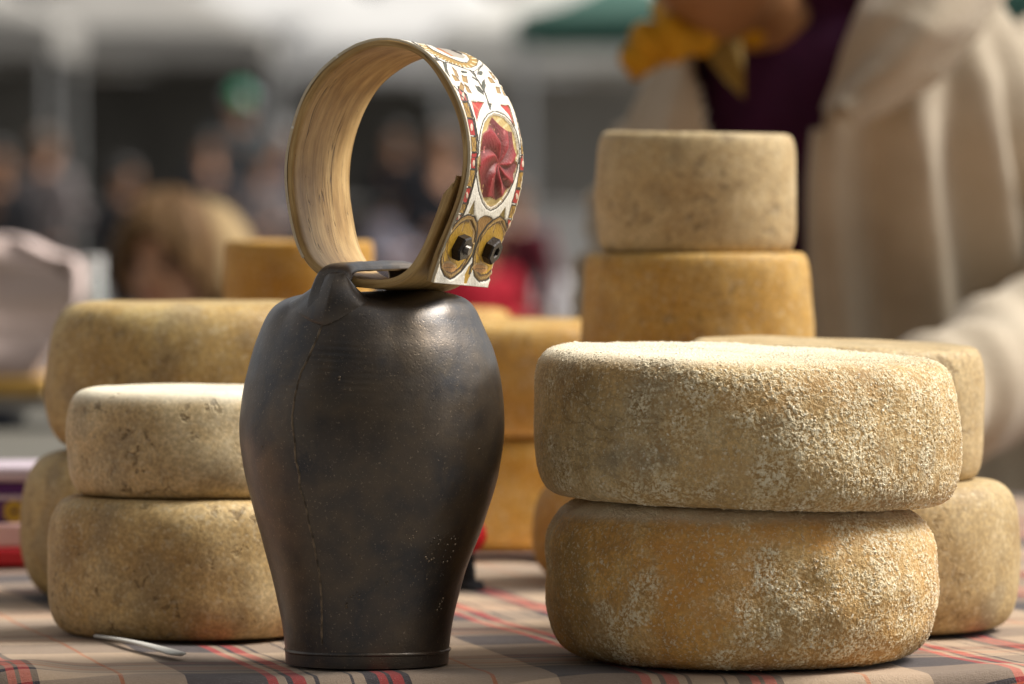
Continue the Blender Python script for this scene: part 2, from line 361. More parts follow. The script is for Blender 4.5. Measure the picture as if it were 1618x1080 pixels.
cx2, cy2 = X_(1169, 3.093), 3.093
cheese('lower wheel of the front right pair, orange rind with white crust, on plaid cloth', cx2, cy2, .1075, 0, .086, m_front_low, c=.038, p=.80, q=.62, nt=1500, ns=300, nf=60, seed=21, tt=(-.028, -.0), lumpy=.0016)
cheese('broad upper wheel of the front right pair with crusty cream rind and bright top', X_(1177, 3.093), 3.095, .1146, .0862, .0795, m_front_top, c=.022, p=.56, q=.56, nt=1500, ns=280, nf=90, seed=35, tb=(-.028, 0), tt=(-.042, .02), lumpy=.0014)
cheese('lower wheel of the rear right pair, plain tan rind, at the right edge', X_(1385, 3.28), 3.30, .0835, 0, .0865, m_tan2, c=.026, p=.6, q=.6, seed=51, nt=300, lumpy=.001)
cheese('upper wheel of the rear right pair, tan with an orange tinged top edge', X_(1322, 3.28), 3.305, .0868, .0867, .079, m_tan, c=.012, p=.5, q=.5, seed=61, nt=300, tt=(-.03, .01), lumpy=.001)
DT = 3.70
tx = X_(1100, DT)
cheese('deep orange bottom wheel of the tall stack, just showing behind the front pair', tx, DT, .1045, 0, .066, m_och2, c=.03, p=.7, q=.6, seed=71)
cheese('second wheel from the bottom of the tall stack, hidden behind the front pair', tx - .002, DT, .078, .0662, .0665, m_och, c=.02, seed=73)
cheese('third wheel of the tall stack, ochre with slanted sides, under the small top wheel', tx, DT, .0755, .1329, .0803, m_och, c=.010, p=.45, q=.45, taper=.02, seed=75, lumpy=.0008)
cheese('small cracked tan wheel on top of the tall stack in front of the seller', X_(1101, DT), DT, .0652, .2134, .0775, m_tan, c=.009, p=.42, q=.42, bulge=.02, seed=77, lumpy=.0008, tt=(-.015, 0))
DM = 4.05
cheese('lower orange wheel of the blurred pair between bell and front cheeses', X_(800, DM), DM, .109, .0015, .079, m_och2, c=.022, p=.5, q=.5, seed=81)
cheese('upper orange wheel of the blurred pair between bell and front cheeses, with pale top', X_(795, DM), DM, .110, .0807, .0795, m_och, c=.020, p=.5, q=.5, seed=83)
cheese('upper wheel of the farthest pair, rounded top just right of the bell shoulder', -.085, 4.52, .090, .079, .0795, m_och, c=.02, seed=85)
cheese('lower wheel of the farthest pair behind the bell', -.085, 4.52, .092, 0, .0788, m_och, c=.02, seed=87)
D7 = 3.27
x8 = X_(300, D7)
cheese('lower wheel of the front left pair, brown with small pits, left of the bell', x8, D7, .0800, 0, .0790, m_left_low, c=.020, p=.55, q=.55, nt=900, ns=200, nf=40, seed=91, lumpy=.0015, taper=.006)
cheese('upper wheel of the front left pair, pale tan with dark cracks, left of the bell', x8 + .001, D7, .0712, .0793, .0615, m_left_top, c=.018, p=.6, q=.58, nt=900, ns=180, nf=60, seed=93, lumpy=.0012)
D9 = 3.55
cheese('lower wheel of the rear left pair, dark olive brown, sagging at the far left', X_(310, D9), D9, .1106, 0, .092, m_olive, c=.036, p=.8, q=.62, seed=95)
cheese('upper wheel of the rear left pair, tall and ochre brown with rounded shoulders', X_(318, D9), D9 + .002, .0965, .0925, .0915, m_olive, c=.030, p=.62, q=.62, seed=97, taper=.012)
D11 = 4.22
x11 = X_(473, D11)
cheese('small square edged orange wheel on the stack behind the wooden collar', x11, D11, .0560, .146, .0695, m_och2, c=.006, p=.35, q=.35, seed=99)
cheese('middle wheel under the small orange one, hidden behind the left pair', x11, D11, .076, .0735, .072, m_och2, c=.016, seed=101)
cheese('bottom wheel under the small orange one, hidden behind the left pair', x11, D11, .078, 0, .073, m_och, c=.016, seed=103)
# ================================================================== the bell
DB = 3.06
bell_x = X_(586, DB)
rows = [(456.5, 590, 588), (457.5, 560, 618), (460, 520, 662), (464, 482, 700), (470, 456, 726), (477, 440, 741), (486, 430, 750), (500, 422, 758), (520, 413, 767), (545, 402, 778), (570, 394, 786),
        (600, 386, 792), (630, 381, 795.5), (660, 378.5, 797), (690, 378, 796), (720, 381, 792), (750, 386, 786), (780, 393, 777), (810, 401, 767), (840, 410, 757), (870, 418.5, 746),
        (900, 427, 736), (930, 434, 727), (960, 440.5, 720), (990, 446, 714), (1020, 449.5, 710), (1024, 449.8, 709.6), (1026, 449.4, 709.8), (1030, 449.4, 709.8), (1050, 450.8, 708.2)]
ry = np.array([r[0] for r in rows], float); rl = np.array([r[1] for r in rows], float); rr_ = np.array([r[2] for r in rows], float)
def zrow(py, d=DB): return P(809, py, d).z
NB = 420
z_raw = np.array([zrow(y) for y in ry]); half = (rr_ - rl) / 2 / F_PX * DB; half[0] = .0003; cen = ((rr_ + rl) / 2 - 809) / F_PX * DB - bell_x
cen[0] = cen[1]
z_raw[-1] = 0.0; z_raw[-2] = .0075 
# resample by arc length
arc = np.concatenate([[0], np.cumsum(np.hypot(np.diff(z_raw), np.diff(half)))]); sa = np.linspace(0, arc[-1], NB)
def smooth(a, k=5):
    kk = np.ones(k) / k; b = np.convolve(np.pad(a, k // 2, mode='edge'), kk, 'valid'); return b
zb_ = np.interp(sa, arc, z_raw); rb_ = np.interp(sa, arc, half); cb_ = np.interp(sa, arc, cen)
foot = np.interp(1020, ry, arc)
sm = sa < foot - .002
for arr in (zb_, rb_, cb_):
    s2 = smooth(arr, 13); arr[sm] = s2[sm]
rb_[0] = .0003
NTB = 640
PSI = R(23.0)
AX = Vector((math.sin(PSI), math.cos(PSI), 0)); LAT = Vector((math.cos(PSI), -math.sin(PSI), 0))
th = np.linspace(0, 2 * math.pi, NTB, endpoint=False)
T, RB_ = np.meshgrid(th, rb_, indexing='ij'); ZB = np.broadcast_to(zb_, T.shape); CB = np.broadcast_to(cb_, T.shape)
x = RB_ * np.cos(T); y = RB_ * np.sin(T)
fk = np.clip((ZB - .01) / .03, 0, 1) * np.clip(RB_ / .03, 0, 1)
n1 = waves(x, y, ZB, 13, 5) * .00045 + waves(x, y, ZB, 34, 6) * .00014 + waves(x, y, ZB, 75, 8) * .00004
# pinched fold running from the strap root over the shoulder to the right
th_s = math.atan2(-AX.y, -AX.x)          # azimuth of the near seam
dth = (T - th_s + math.pi) % (2 * math.pi) - math.pi
zn = np.clip((ZB - .15) / .045, 0, 1)
pinch = .0035 * np.exp(-((dth / .30) ** 2)) * zn ** 2 - .0022 * np.exp(-(((dth - .62) / .16) ** 2)) * zn ** 2 - .0018 * np.exp(-(((dth + .55) / .15) ** 2)) * zn ** 2
hm = .00008 * (1 + waves(x, y, ZB, 60, 44)) * np.sin(ZB * 2 * math.pi / .0034 + 6 * dth) * np.exp(-((dth / .34) ** 2)) * np.exp(-(((ZB - .155) / .018) ** 2))
rn = (n1 + hm) * fk + pinch * np.clip(RB_ / .03, 0, 1)
x = x + np.cos(T) * rn + CB; y = y + np.sin(T) * rn
zz = ZB + .0012 * np.clip(waves(x, y, ZB * 0, 14, 12), -1, 1) * np.clip((ZB - .185) / .01, 0, 1)
bell = empty('cowbell', (bell_x, DB, 0)); tag(bell, 'large dark iron cowbell standing mouth down on the plaid cloth', 'cowbell')
V = np.stack([x, y, zz], -1).reshape(-1, 3)
bmesh_me = mesh_np('bell_body', V, grid_faces(NTB, NB, True, flip=True))

bmat = M('forged_iron'); o = bmat.co.outputs['Object']
nb, nm, nf_ = bmat.noise(o, 11, 4, .6), bmat.noise(o, 60, 5, .7), bmat.noise(o, 700, 3, .7)
bc = bmat.ramp(nb, [(.32, (.036, .034, .036)), (.44, (.105, .078, .052)), (.54, (.048, .044, .043)), (.70, (.14, .100, .062))])
bc = bmat.mix(bmat.sstep(nm, .50, .68), bc, (.085, .068, .050))
bc = bmat.mix(bmat.math('MULTIPLY', bmat.sstep(nf_, .60, .72), .5), bc, (.40, .31, .22))
rough = bmat.math('ADD', .33, bmat.math('MULTIPLY', nm, .24))
bmat.P(Base_Color=bc, Roughness=rough, Metallic=.9); bmat.set(bmat.b.inputs['Coat Weight'], .6); bmat.set(bmat.b.inputs['Coat Roughness'], .37)
bmat.b.inputs['Specular IOR Level'].default_value = .5
bx, by, bz = bmat.sep(o)
pitm = bmat.sstep(bmat.vor(bmat.warp(o, 300, .002), 420, out='Distance'), .12, .34)
hgt = bmat.math('ADD', bmat.math('MULTIPLY', nm, .0010), bmat.math('ADD', bmat.math('MULTIPLY', nf_, .00022), bmat.math('MULTIPLY', bmat.math('MULTIPLY', pitm, bmat.sstep(bmat.noise(o, 18, 2), .42, .62)), .00016)))
bmat.bump(hgt, 1.0, .42)
bo = obj('bell_body', bmesh_me, bmat.m, bell, smooth=True)
bvh = BVHTree.FromPolygons([Vector(v) + Vector((bell_x, DB, 0)) for v in V[:, :].astype(float)], [tuple(int(i) for i in f) for f in grid_faces(NTB, NB, True)])
def cast(px, py):
    h = bvh.ray_cast(Vector((0, 0, CAM_H)), ray(px, py).normalized())
    if h[0] is None: return None, None
    return h[0], (h[1] if h[1].y < 0 else -h[1])
bl = Vector((bell_x, DB, 0))
# seam
sp_ = [(522, 482), (515, 498), (507, 518), (498, 540), (488, 562), (477, 585), (470, 605), (465, 630), (461.5, 655), (463, 682), (466, 705), (466, 725), (473, 750), (474, 770), (482, 795), (487, 822), (494, 850), (500, 880), (505, 910), (508, 945), (509, 980), (508, 1018)]
def dense(pts, n):
    a = np.array(pts, float); s = np.concatenate([[0], np.cumsum(np.hypot(*np.diff(a, axis=0).T))]); q = np.linspace(0, s[-1], n)
    return np.stack([np.interp(q, s, a[:, 0]), np.interp(q, s, a[:, 1])], -1)
rs = np.random.RandomState(4)
dp = dense(sp_, 150); jx = np.convolve(rs.normal(0, 1, 150), np.ones(7) / 7, 'same') * 1.0
seam = []
for i, (px, py) in enumerate(dp):
    p, nn = cast(px + jx[i], py)
    if p is not None: seam.append(p - bl - nn * .0002)
sm_mat = M('worn_seam_metal'); so = sm_mat.co.outputs['Object']
sm_mat.P(Base_Color=sm_mat.mix(sm_mat.sstep(sm_mat.noise(so, 160, 3), .34, .66), (.055, .042, .030), (.21, .155, .10)), Roughness=.42, Metallic=.6); sm_mat.bump(sm_mat.noise(so, 500, 3), .0005)
obj('seam', tube_mesh('seam', seam, [.00060 + .00022 * abs(math.sin(i * .9)) for i in range(len(seam))], 8), sm_mat.m, bell, smooth=True)
# bead above the foot
bead = []
rz_b = float(np.interp(zrow(1022), zb_[::-1], rb_[::-1])); cz_b = float(np.interp(zrow(1022), zb_[::-1], cb_[::-1])); zz_b = zrow(1026)
nb_ = 160; Vb = []; prof = [(-.0003, .0016), (.0005, .0009), (.0007, .0002), (.0003, -.0005), (-.0008, -.0005), (-.0012, .0016)]
for i in range(nb_):
    a = 2 * math.pi * i / nb_; rr0 = rz_b + .00022 * math.sin(a * 7 + 1) + .0001 * math.sin(a * 23)
    for (dr, dz) in prof: Vb.append(((rr0 + dr) * math.cos(a) + cz_b, (rr0 + dr) * math.sin(a), zz_b + dz + .0003 * math.sin(a * 3)))
k = len(prof)
Fb = [(i * k + j, ((i + 1) % nb_) * k + j, ((i + 1) % nb_) * k + (j + 1) % k, i * k + (j + 1) % k) for i in range(nb_) for j in range(k)]
obj('foot_rim', mesh_np('foot_rim', Vb, Fb), bmat.m, bell, smooth=True)
# punched dots and nicks
dots = []
for (a, b) in [(910, 220), (935, 185), (972, 160), (988, 200), (975, 240), (940, 290), (912, 330), (865, 378), (885, 400), (907, 385), (938, 412), (855, 362), (930, 372),
               (1065, 245), (1042, 300), (1022, 355), (1022, 410), (1060, 400), (1092, 360), (1115, 305), (1135, 240), (1135, 190), (1122, 165), (1097, 187),
               (1020, 750), (1010, 780), (990, 805), (985, 830), (1000, 850), (965, 860), (110, 795), (105, 835), (100, 815)]:
    dots.append((530 + a / 6, 820 + b / 6, .00085))
for (a, b) in [(650, 35), (655, 42), (765, 118), (670, 150), (700, 185), (735, 160), (740, 180), (125, 342), (232, 348), (210, 275), (185, 185), (540, 230), (865, 568), (480, 598), (500, 590), (490, 615), (160, 660), (165, 720), (150, 735), (135, 735), (205, 690), (230, 710), (225, 760), (200, 745), (1010, 520), (1025, 530), (995, 540)]:
    dots.append((530 + a / 6, 820 + b / 6, .00055))
for _ in range(60): dots.append((rs.uniform(520, 770), rs.uniform(560, 960), rs.uniform(.0002, .0004)))
dots += [(536, 596, .0011), (536, 600, .0009), (414, 705, .0007)]
bm = bmesh.new()
for (px, py, r0) in dots:
    p, nn = cast(px, py)
    if p is None: continue
    bmesh.ops.create_icosphere(bm, subdivisions=1, radius=r0 * .95, matrix=Matrix.Translation(p - bl - nn * r0 * .25))
obj('punched_marks', bm, sm_mat.m, bell, smooth=True)

# ---- strap (the loop on top of the bell)
def Pz(px, py, d): return P(px, py, d).z
zt_ = Pz(530, 421, 3.01)
path = [(-.0580, .1800, .012), (-.0575, .1860, .0125), (-.0562, .1910, .0130), (-.0546, .1960, .0130), (-.0528, .2000, .0122), (-.0512, .2045, .0115), (-.0495, .2085, .0108), (-.0468, .2118, .0105), (-.0435, .2138, .0100), (-.038, .2148, .0092),
        (-.025, .2149, .0080), (-.010, .2149, .0072), (.010, .2150, .0070), (.028, .2151, .0078), (.040, .2149, .0092), (.0465, .2128, .0105), (.0500, .2085, .0115), (.0525, .2020, .0150), (.0545, .1950, .0220), (.057, .188, .030), (.060, .180, .040)]
path = np.array(path); path[:, 1] += (zt_ - .2148) * np.clip((path[:, 1] - .18) / .035, 0, 1)
s = np.concatenate([[0], np.cumsum(np.hypot(np.diff(path[:, 0]), np.diff(path[:, 1])))]); NS = 150
q = np.linspace(0, s[-1], NS); pq = np.stack([smooth(np.interp(q, s, path[:, i]), 9) for i in range(3)], -1)
NL = 40; th_st = .0019
lat = np.linspace(-1, 1, NL)
top, botm = np.zeros((NS, NL, 3)), np.zeros((NS, NL, 3))
tng = np.gradient(pq[:, :2], axis=0); tng /= np.linalg.norm(tng, axis=1)[:, None]
for i in range(NS):
    qq, z0, wd = pq[i]; nq, nz = -tng[i, 1], tng[i, 0]
    kroot = np.clip((.2035 - z0) / .012, 0, 1)
    l = lat * wd
    qw = qq + (-np.sign(qq)) * (-1) * 0
    bend = (1 - np.cos(np.clip(l / .058, -1.4, 1.4))) * .058 * kroot
    qw = qq + (bend if qq < 0 else -bend)
    curl = -.0022 * (np.abs(lat) ** 3) * (1 - kroot) * -1
    crease = -.0030 * np.exp(-((l / (wd * .45 + .002)) ** 2)) * np.clip((.207 - z0) / .01, 0, 1) * np.clip((z0 - .180) / .012, 0, 1) * (1 if qq < 0 else 1)
    edge = np.sqrt(np.clip(1 - np.abs(lat) ** 10, 0, 1))
    off = th_st * edge * (.18 + .82 * np.clip((z0 - .180) / .02, 0, 1)) + waves(l, np.full(NL, q[i]), np.zeros(NL), 60, 3) * .00025
    cq = crease * nz * 0 + (crease * (1 if qq < 0 else -1))
    for arr, sgn in ((top, 1), (botm, -1)):
        Q = qw + cq + nq * off * sgn; Zc = z0 + nz * off * sgn + curl * -1
        arr[i] = np.outer(Q, np.array(AX)) + np.outer(l, np.array(LAT)) + np.outer(Zc, [0, 0, 1])
# ring of cross-sections
ring = np.concatenate([top, botm[:, ::-1]], axis=1); K = ring.shape[1]
ring[:, :, 0] += .0
Vs = ring.reshape(-1, 3); Fs = [tuple(f) for f in grid_faces(K, NS).tolist()]
idx = lambda i, j: i * K + j % K
Fs = [(idx(i, j), idx(i, j + 1), idx(i + 1, j + 1), idx(i + 1, j)) for i in range(NS - 1) for j in range(K)]
Fs += [tuple(range(K))[::-1], tuple((NS - 1) * K + j for j in range(K))]
st = obj('strap', mesh_np('strap', Vs, Fs), bmat.m, bell, smooth=True)

# gusset: the folded triangle of sheet metal running up under the strap
apex = P(534, 431, DB - .0500 * math.cos(PSI) - .0030) - bl; lowb = dense([(446, 478), (466, 492), (490, 507), (512, 514), (536, 504), (560, 488), (590, 471)], 41); Vg = []
ok_pts = []
for (px, py) in lowb:
    p, nn = cast(px, py); ok_pts.append(p - bl - nn * .0016 if p is not None else None)
for i in range(41):
    u_ = i / 20 - 1
    for j in range(24):
        t = j / 23; b_ = ok_pts[i]; a_ = apex + LAT * (.0035 * u_)
        p = a_.lerp(b_, t); bulge_ = .0045 * (1 - abs(u_)) ** 1.0 * math.sin(math.pi * min(1, t * .92 + .04)) + .0009
        p = p - AX * bulge_ * (1 if t < .97 else .2) + Vector((0, 0, -.0020 * (abs(u_)) * math.sin(math.pi * t)))
        Vg.append(p)
gs_ = obj('gusset', mesh_np('gusset', Vg, grid_faces(41, 24)), bmat.m, bell, smooth=True)
sg_ = gs_.modifiers.new('t', 'SOLIDIFY'); sg_.thickness = .0016; sg_.offset = 0

# ================================================================== the wooden collar
PITCH_A = R(-3.0)
AX3 = Vector((math.sin(PSI) * math.cos(PITCH_A), math.cos(PSI) * math.cos(PITCH_A), math.sin(PITCH_A)))
W = .0735
P0 = Vector((bell_x, DB, .25)) + AX * (-.0365)
def onplane(px, py):
    d = ray(px, py); o_ = Vector((0, 0, CAM_H)); t = (P0 - o_).dot(AX3) / d.dot(AX3); return o_ + d * t
outl = [(683.5, 446), (690, 423), (697, 403), (706, 381), (715, 358.5), (723, 338), (731, 316), (737, 294), (741, 270), (742.5, 246), (741.5, 222), (737.5, 196), (729.5, 168), (717.5, 140), (701, 112), (681, 87), (660, 71.5), (635, 62.5), (605, 58.8), (578, 62.5), (550, 74.5), (525, 92), (505, 110), (488, 132), (473, 160), (460.8, 199),
        (451.5, 240), (449, 280), (453, 318), (459, 352), (467, 385), (477, 408), (491, 427), (512, 441), (535, 449), (562, 454), (592, 455.8), (619, 453.5), (640, 446), (656.5, 432), (669, 411), (680.5, 388), (695.5, 351), (709, 314), (718, 291), (722, 277)]
# inner strip start y must stay inside the board
e1 = AX3.cross(Vector((0, 0, 1))).normalized(); e2 = e1.cross(AX3).normalized()      # plane basis: e1 right, e2 up
p2 = np.array([((onplane(a, b) - P0).dot(e1), (onplane(a, b) - P0).dot(e2)) for a, b in outl])
s0 = np.concatenate([[0], np.cumsum(np.hypot(*np.diff(p2, axis=0).T))]); L = s0[-1]
NP = 900; sq = np.linspace(0, L, NP)
c2 = np.stack([np.interp(sq, s0, p2[:, 0]), np.interp(sq, s0, p2[:, 1])], -1)
for i in (0, 1):
    a = c2[:, i]; k_ = 21
    for _ in range(3):
        b = smooth(a, k_); m_ = slice(12, -12); a[m_] = b[m_]
tg = np.gradient(c2, axis=0); tg /= np.linalg.norm(tg, axis=1)[:, None]
nin = np.stack([-tg[:, 1], tg[:, 0]], -1)                        # inward normal (travel is counter-clockwise)
nin = np.stack([smooth(nin[:, 0], 15), smooth(nin[:, 1], 15)], -1); nin /= np.linalg.norm(nin, axis=1)[:, None]
TH = .0042
A3, E1, E2, O3 = (np.array(v) for v in (AX3, e1, e2, P0))
def band_pt(s_, t_, h_):                 # s along, t (0..1) across, h above the outer face; arrays
    cx = np.interp(s_, sq, c2[:, 0]); cy = np.interp(s_, sq, c2[:, 1]); nx = np.interp(s_, sq, nin[:, 0]); ny = np.interp(s_, sq, nin[:, 1])
    q1 = cx - nx * h_; q2 = cy - ny * h_
    return O3 + q1[..., None] * E1 + q2[..., None] * E2 + (t_ * W)[..., None] * A3
collar = empty('wooden_cow_collar', (bell_x, DB, .205)); co_l = Vector((bell_x, DB, .205))
tag(collar, 'bent wooden cow collar with painted carving held upright in the loop of the bell', 'cow collar')
S_PAINT = float(np.interp(31.0, np.arange(len(outl)), s0))       # the paint ends low on the left
# cross-section of the bare wood, going round: outer face (t), far rim, inner face, near rim
nt_ = 14; sec = []
ch = .0006
for t in np.linspace(ch / W, 1 - ch / W, nt_): sec.append((t, -.00075))
sec += [(1.0, -.00135), (1.0, -TH / 2), (1.0, -TH + ch)]
for t in np.linspace(1 - ch / W, ch / W, nt_): sec.append((t, -TH))
sec += [(0.0, -TH + ch), (0.0, -TH / 2), (0.0, -.00135)]
sec = np.array(sec); KS = len(sec)
SS, TT = np.meshgrid(sq, sec[:, 0], indexing='ij'); HH = np.broadcast_to(sec[:, 1], SS.shape).copy()
tip = np.clip((L - SS) / .012, .12, 1); HH = np.where(HH < -.0014, HH * tip, HH)
unp = SS > S_PAINT
HH = np.where(unp & (HH > -.0014), HH + .00075, HH)
inner_mask = HH < -.003
HH = HH + np.where(inner_mask, waves(SS, TT * W, SS * 0, 30, 4) * .00022, 0)
TT2 = TT + (waves(SS, SS * 0, SS * 0, 18, 9) * .0004 / W)
VB = band_pt(SS, TT2, HH).reshape(-1, 3) - np.array(co_l)
FB = np.array([(i * KS + j, i * KS + (j + 1) % KS, (i + 1) * KS + (j + 1) % KS, (i + 1) * KS + j) for i in range(NP - 1) for j in range(KS)])
FBl = [tuple(int(a) for a in f) for f in FB] + [tuple(range(KS))[::-1], tuple((NP - 1) * KS + j for j in range(KS))]
bme = mesh_np('wooden_band', VB, FBl); uvl = bme.uv_layers.new(name='UVMap')
fs = np.append(SS.ravel(), 0); ft = (TT * W - HH * 3).ravel()
li = np.empty(len(bme.loops), dtype=np.int32); bme.loops.foreach_get('vertex_index', li)
uvl.data.foreach_set('uv', np.stack([fs[li], ft[li]], -1).ravel().astype(np.float32))
wd = M('bent_wood'); un = wd.n('ShaderNodeUVMap'); un.uv_map = 'UVMap'; uv = un.outputs[0]
uvw = wd.warp(wd.mapping(uv, scale=(1, 1, 1)), 25, .006)
gr = wd.noise(wd.mapping(uvw, scale=(34, 520, 1)), 1, 5, .7); gr2 = wd.noise(wd.mapping(uvw, scale=(16, 95, 1)), 1, 4, .65); bl2 = wd.noise(wd.mapping(uv, scale=(22, 30, 1)), 1, 4, .6)
wc = wd.ramp(wd.math('ADD', wd.math('MULTIPLY', gr2, .5), wd.math('MULTIPLY', bl2, .5)), [(.34, (.20, .105, .028)), (.47, (.40, .24, .08)), (.58, (.56, .37, .15)), (.72, (.70, .52, .28))])
wc = wd.mix(wd.math('MULTIPLY', wd.sstep(gr, .50, .66), .5), wc, (.20, .115, .045))
crk = wd.math('ABSOLUTE', wd.math('SUBTRACT', wd.noise(wd.mapping(uvw, scale=(11, 130, 1), loc=(3, 1, 0)), 1, 2, .5), .5))
crk = wd.math('MULTIPLY', wd.math('SUBTRACT', 1.0, wd.sstep(crk, .0, .012)), wd.sstep(wd.noise(wd.mapping(uv, scale=(16, 60, 1), loc=(5, 2, 0)), 1, 2), .50, .60))
wc = wd.mix(wd.math('MULTIPLY', crk, .85), wc, (.05, .026, .010))
spk = wd.sstep(wd.noise(wd.mapping(uv, scale=(300, 500, 1)), 1, 2), .68, .76)
wc = wd.mix(wd.math('MULTIPLY', spk, .6), wc, (.07, .04, .018))
wd.P(Base_Color=wc, Roughness=.45); wd.b.inputs['Specular IOR Level'].default_value = .4
wd.bump(wd.math('SUBTRACT', wd.math('MULTIPLY', gr, .35), crk), .0005)
obj('wooden_band', bme, wd.m, collar, smooth=False)
am = bme.attributes; 
bme.polygons.foreach_set('use_smooth', [True] * len(bme.polygons))

# ---- painted and carved outer face: pigment and relief stored on a fine mesh
ns_ = int(S_PAINT / .00042); ntp = 180
sg = np.linspace(0.0, S_PAINT, ns_); tgd = np.linspace(.004, .996, ntp)
SG, TG = np.meshgrid(sg, tgd, indexing='ij')
base_pts = band_pt(SG, TG, np.zeros_like(SG)); PX, PY = proj(base_pts[..., 0], base_pts[..., 1], base_pts[..., 2])
vis = SG < float(np.interp(19.5, np.arange(len(outl)), s0))
C = np.ones(SG.shape + (3,)) * np.array([.80, .76, .66]); Hh = np.zeros(SG.shape)
PXv = np.where(vis, PX, -999); PYv = np.where(vis, PY, -999)
def c2_(pts): return [(640 + a / 4.91, 50 + b / 4.91) for a, b in pts]
def c3_(pts): return [(650 + a / 4.91, 250 + b / 4.91) for a, b in pts]
def inside(pts):
    pts = np.array(pts); xmn, ymn = pts.min(0); xmx, ymx = pts.max(0); r = np.zeros(PX.shape, bool)
    cand = (PXv >= xmn) & (PXv <= xmx) & (PYv >= ymn) & (PYv <= ymx); a, b = PXv[cand], PYv[cand]; ins = np.zeros(a.shape, bool)
    n = len(pts)
    for i in range(n):
        x1, y1 = pts[i]; x2, y2 = pts[(i + 1) % n]
        if y1 == y2: continue
        c_ = ((y1 > b) != (y2 > b)) & (a < (x2 - x1) * (b - y1) / (y2 - y1) + x1); ins ^= c_
    r[cand] = ins; return r
def near_line(pts, wpx, closed=False):
    pts = np.array(pts, float); xmn, ymn = pts.min(0) - wpx; xmx, ymx = pts.max(0) + wpx
    cand = (PXv >= xmn) & (PXv <= xmx) & (PYv >= ymn) & (PYv <= ymx); a, b = PXv[cand], PYv[cand]; d = np.full(a.shape, 1e9)
    pr = list(zip(pts[:-1], pts[1:])) + ([(pts[-1], pts[0])] if closed else [])
    for p, q_ in pr:
        v_ = q_ - p; l2 = (v_ ** 2).sum() + 1e-9; t = np.clip(((a - p[0]) * v_[0] + (b - p[1]) * v_[1]) / l2, 0, 1)
        d = np.minimum(d, np.hypot(a - p[0] - t * v_[0], b - p[1] - t * v_[1]))
    r = np.full(PX.shape, 1e9); r[cand] = d; return r < wpx * 1.35 / 2
def fill(m_, c_, h_=None, k_=1.0):
    C[m_] = C[m_] * (1 - k_) + np.array(c_) * k_
    if h_ is not None: Hh[m_] = h_
BLK, RED, PINK, OCH, GOLD, BRN, GRN = (.012, .010, .009), (.36, .010, .014), (.42, .08, .06), (.33, .19, .03), (.46, .26, .018), (.16, .085, .025), (.05, .06, .045)
for pts, c_ in [([(405, 425), (435, 535), (487, 543), (472, 490)], PINK), ([(480, 672), (505, 800), (550, 808), (527, 680)], RED), ([(514, 938), (508, 1062), (557, 1077), (560, 940)], RED),
               ([(810, 478), (835, 590), (882, 597), (852, 505)], PINK), ([(870, 712), (892, 830), (938, 840), (918, 716)], RED), ([(898, 958), (888, 1082), (938, 1082), (942, 960)], RED)]:
    q_ = c2_(pts); fill(inside(q_), c_, -.0004); fill(near_line(q_, 1.4, True), BLK)
    a = np.array(q_).mean(0); q2 = [(a[0] + 1.9 * math.cos(t) + .3 * math.sin(t), a[1] + 6.0 * math.sin(t)) for t in np.linspace(0, 6.28, 14)]; fill(inside(q2), (.62, .50, .38), -.0001)
for pts, c_ in [([(462, -10), (458, 75), (500, 85), (510, -5)], RED), ([(428, 227), (395, 335), (430, 345), (467, 230)], RED), ([(360, 432), (338, 490), (372, 470), (398, 440)], PINK),
               ([(846, -8), (838, 90), (880, 98), (890, -8)], RED), ([(810, 237), (780, 340), (822, 355), (854, 242)], RED), ([(746, 470), (745, 560), (764, 572), (792, 482)], (.55, .05, .03))]:
    q_ = c3_(pts); fill(inside(q_), c_, -.0004); fill(near_line(q_, 1.4, True), BLK)
    a = np.array(q_).mean(0); q2 = [(a[0] + 1.7 * math.cos(t), a[1] + 5.0 * math.sin(t)) for t in np.linspace(0, 6.28, 14)]; fill(inside(q2), (.62, .50, .38), -.0001)
oc2 = [[(443, 546), (478, 665), (522, 670), (490, 550)], [(507, 812), (515, 930), (557, 930), (552, 815)], [(842, 600), (868, 704), (912, 710), (886, 602)], [(893, 840), (900, 950), (940, 957), (938, 844)]]
oc3 = [[(455, 88), (430, 215), (470, 225), (500, 90)], [(392, 347), (368, 420), (405, 430), (430, 352)], [(832, 105), (815, 225), (856, 232), (882, 107)], [(775, 357), (750, 457), (794, 472), (820, 367)]]
for q_ in [c2_(p) for p in oc2] + [c3_(p) for p in oc3]:
    fill(inside(q_), OCH, -.0003); fill(near_line(q_, 1.3, True), BLK)
    fill(near_line([q_[0], q_[2]], .9), BRN, -.0006); fill(near_line([q_[1], q_[3]], .9), BRN, -.0006)
# lines of the borders
fill(near_line(c2_([(375, 420), (440, 500), (495, 560), (535, 680), (560, 815), (568, 940)]), 1.1), BLK)
fill(near_line(c3_([(512, 0), (508, 90), (470, 235), (435, 350), (400, 445)]), .9), BLK)
fill(near_line(c2_([(800, 425), (835, 560), (868, 700), (890, 830), (896, 950)]), 1.0), BLK)
fill(near_line(c3_([(838, 0), (830, 100), (806, 235), (772, 355), (742, 475)]), .9), BLK)
# red corner triangles
for pts in ([(512, 538), (608, 550), (575, 610), (555, 695)], [(735, 568), (800, 572), (815, 600), (850, 735), (800, 640)]):
    fill(inside(c2_(pts)), (.46, .035, .03), -.0006); fill(near_line(c2_(pts), .7, True), BRN)
fill(near_line(c2_([(520, 545), (570, 600)]), 1.5), (.50, .16, .10))
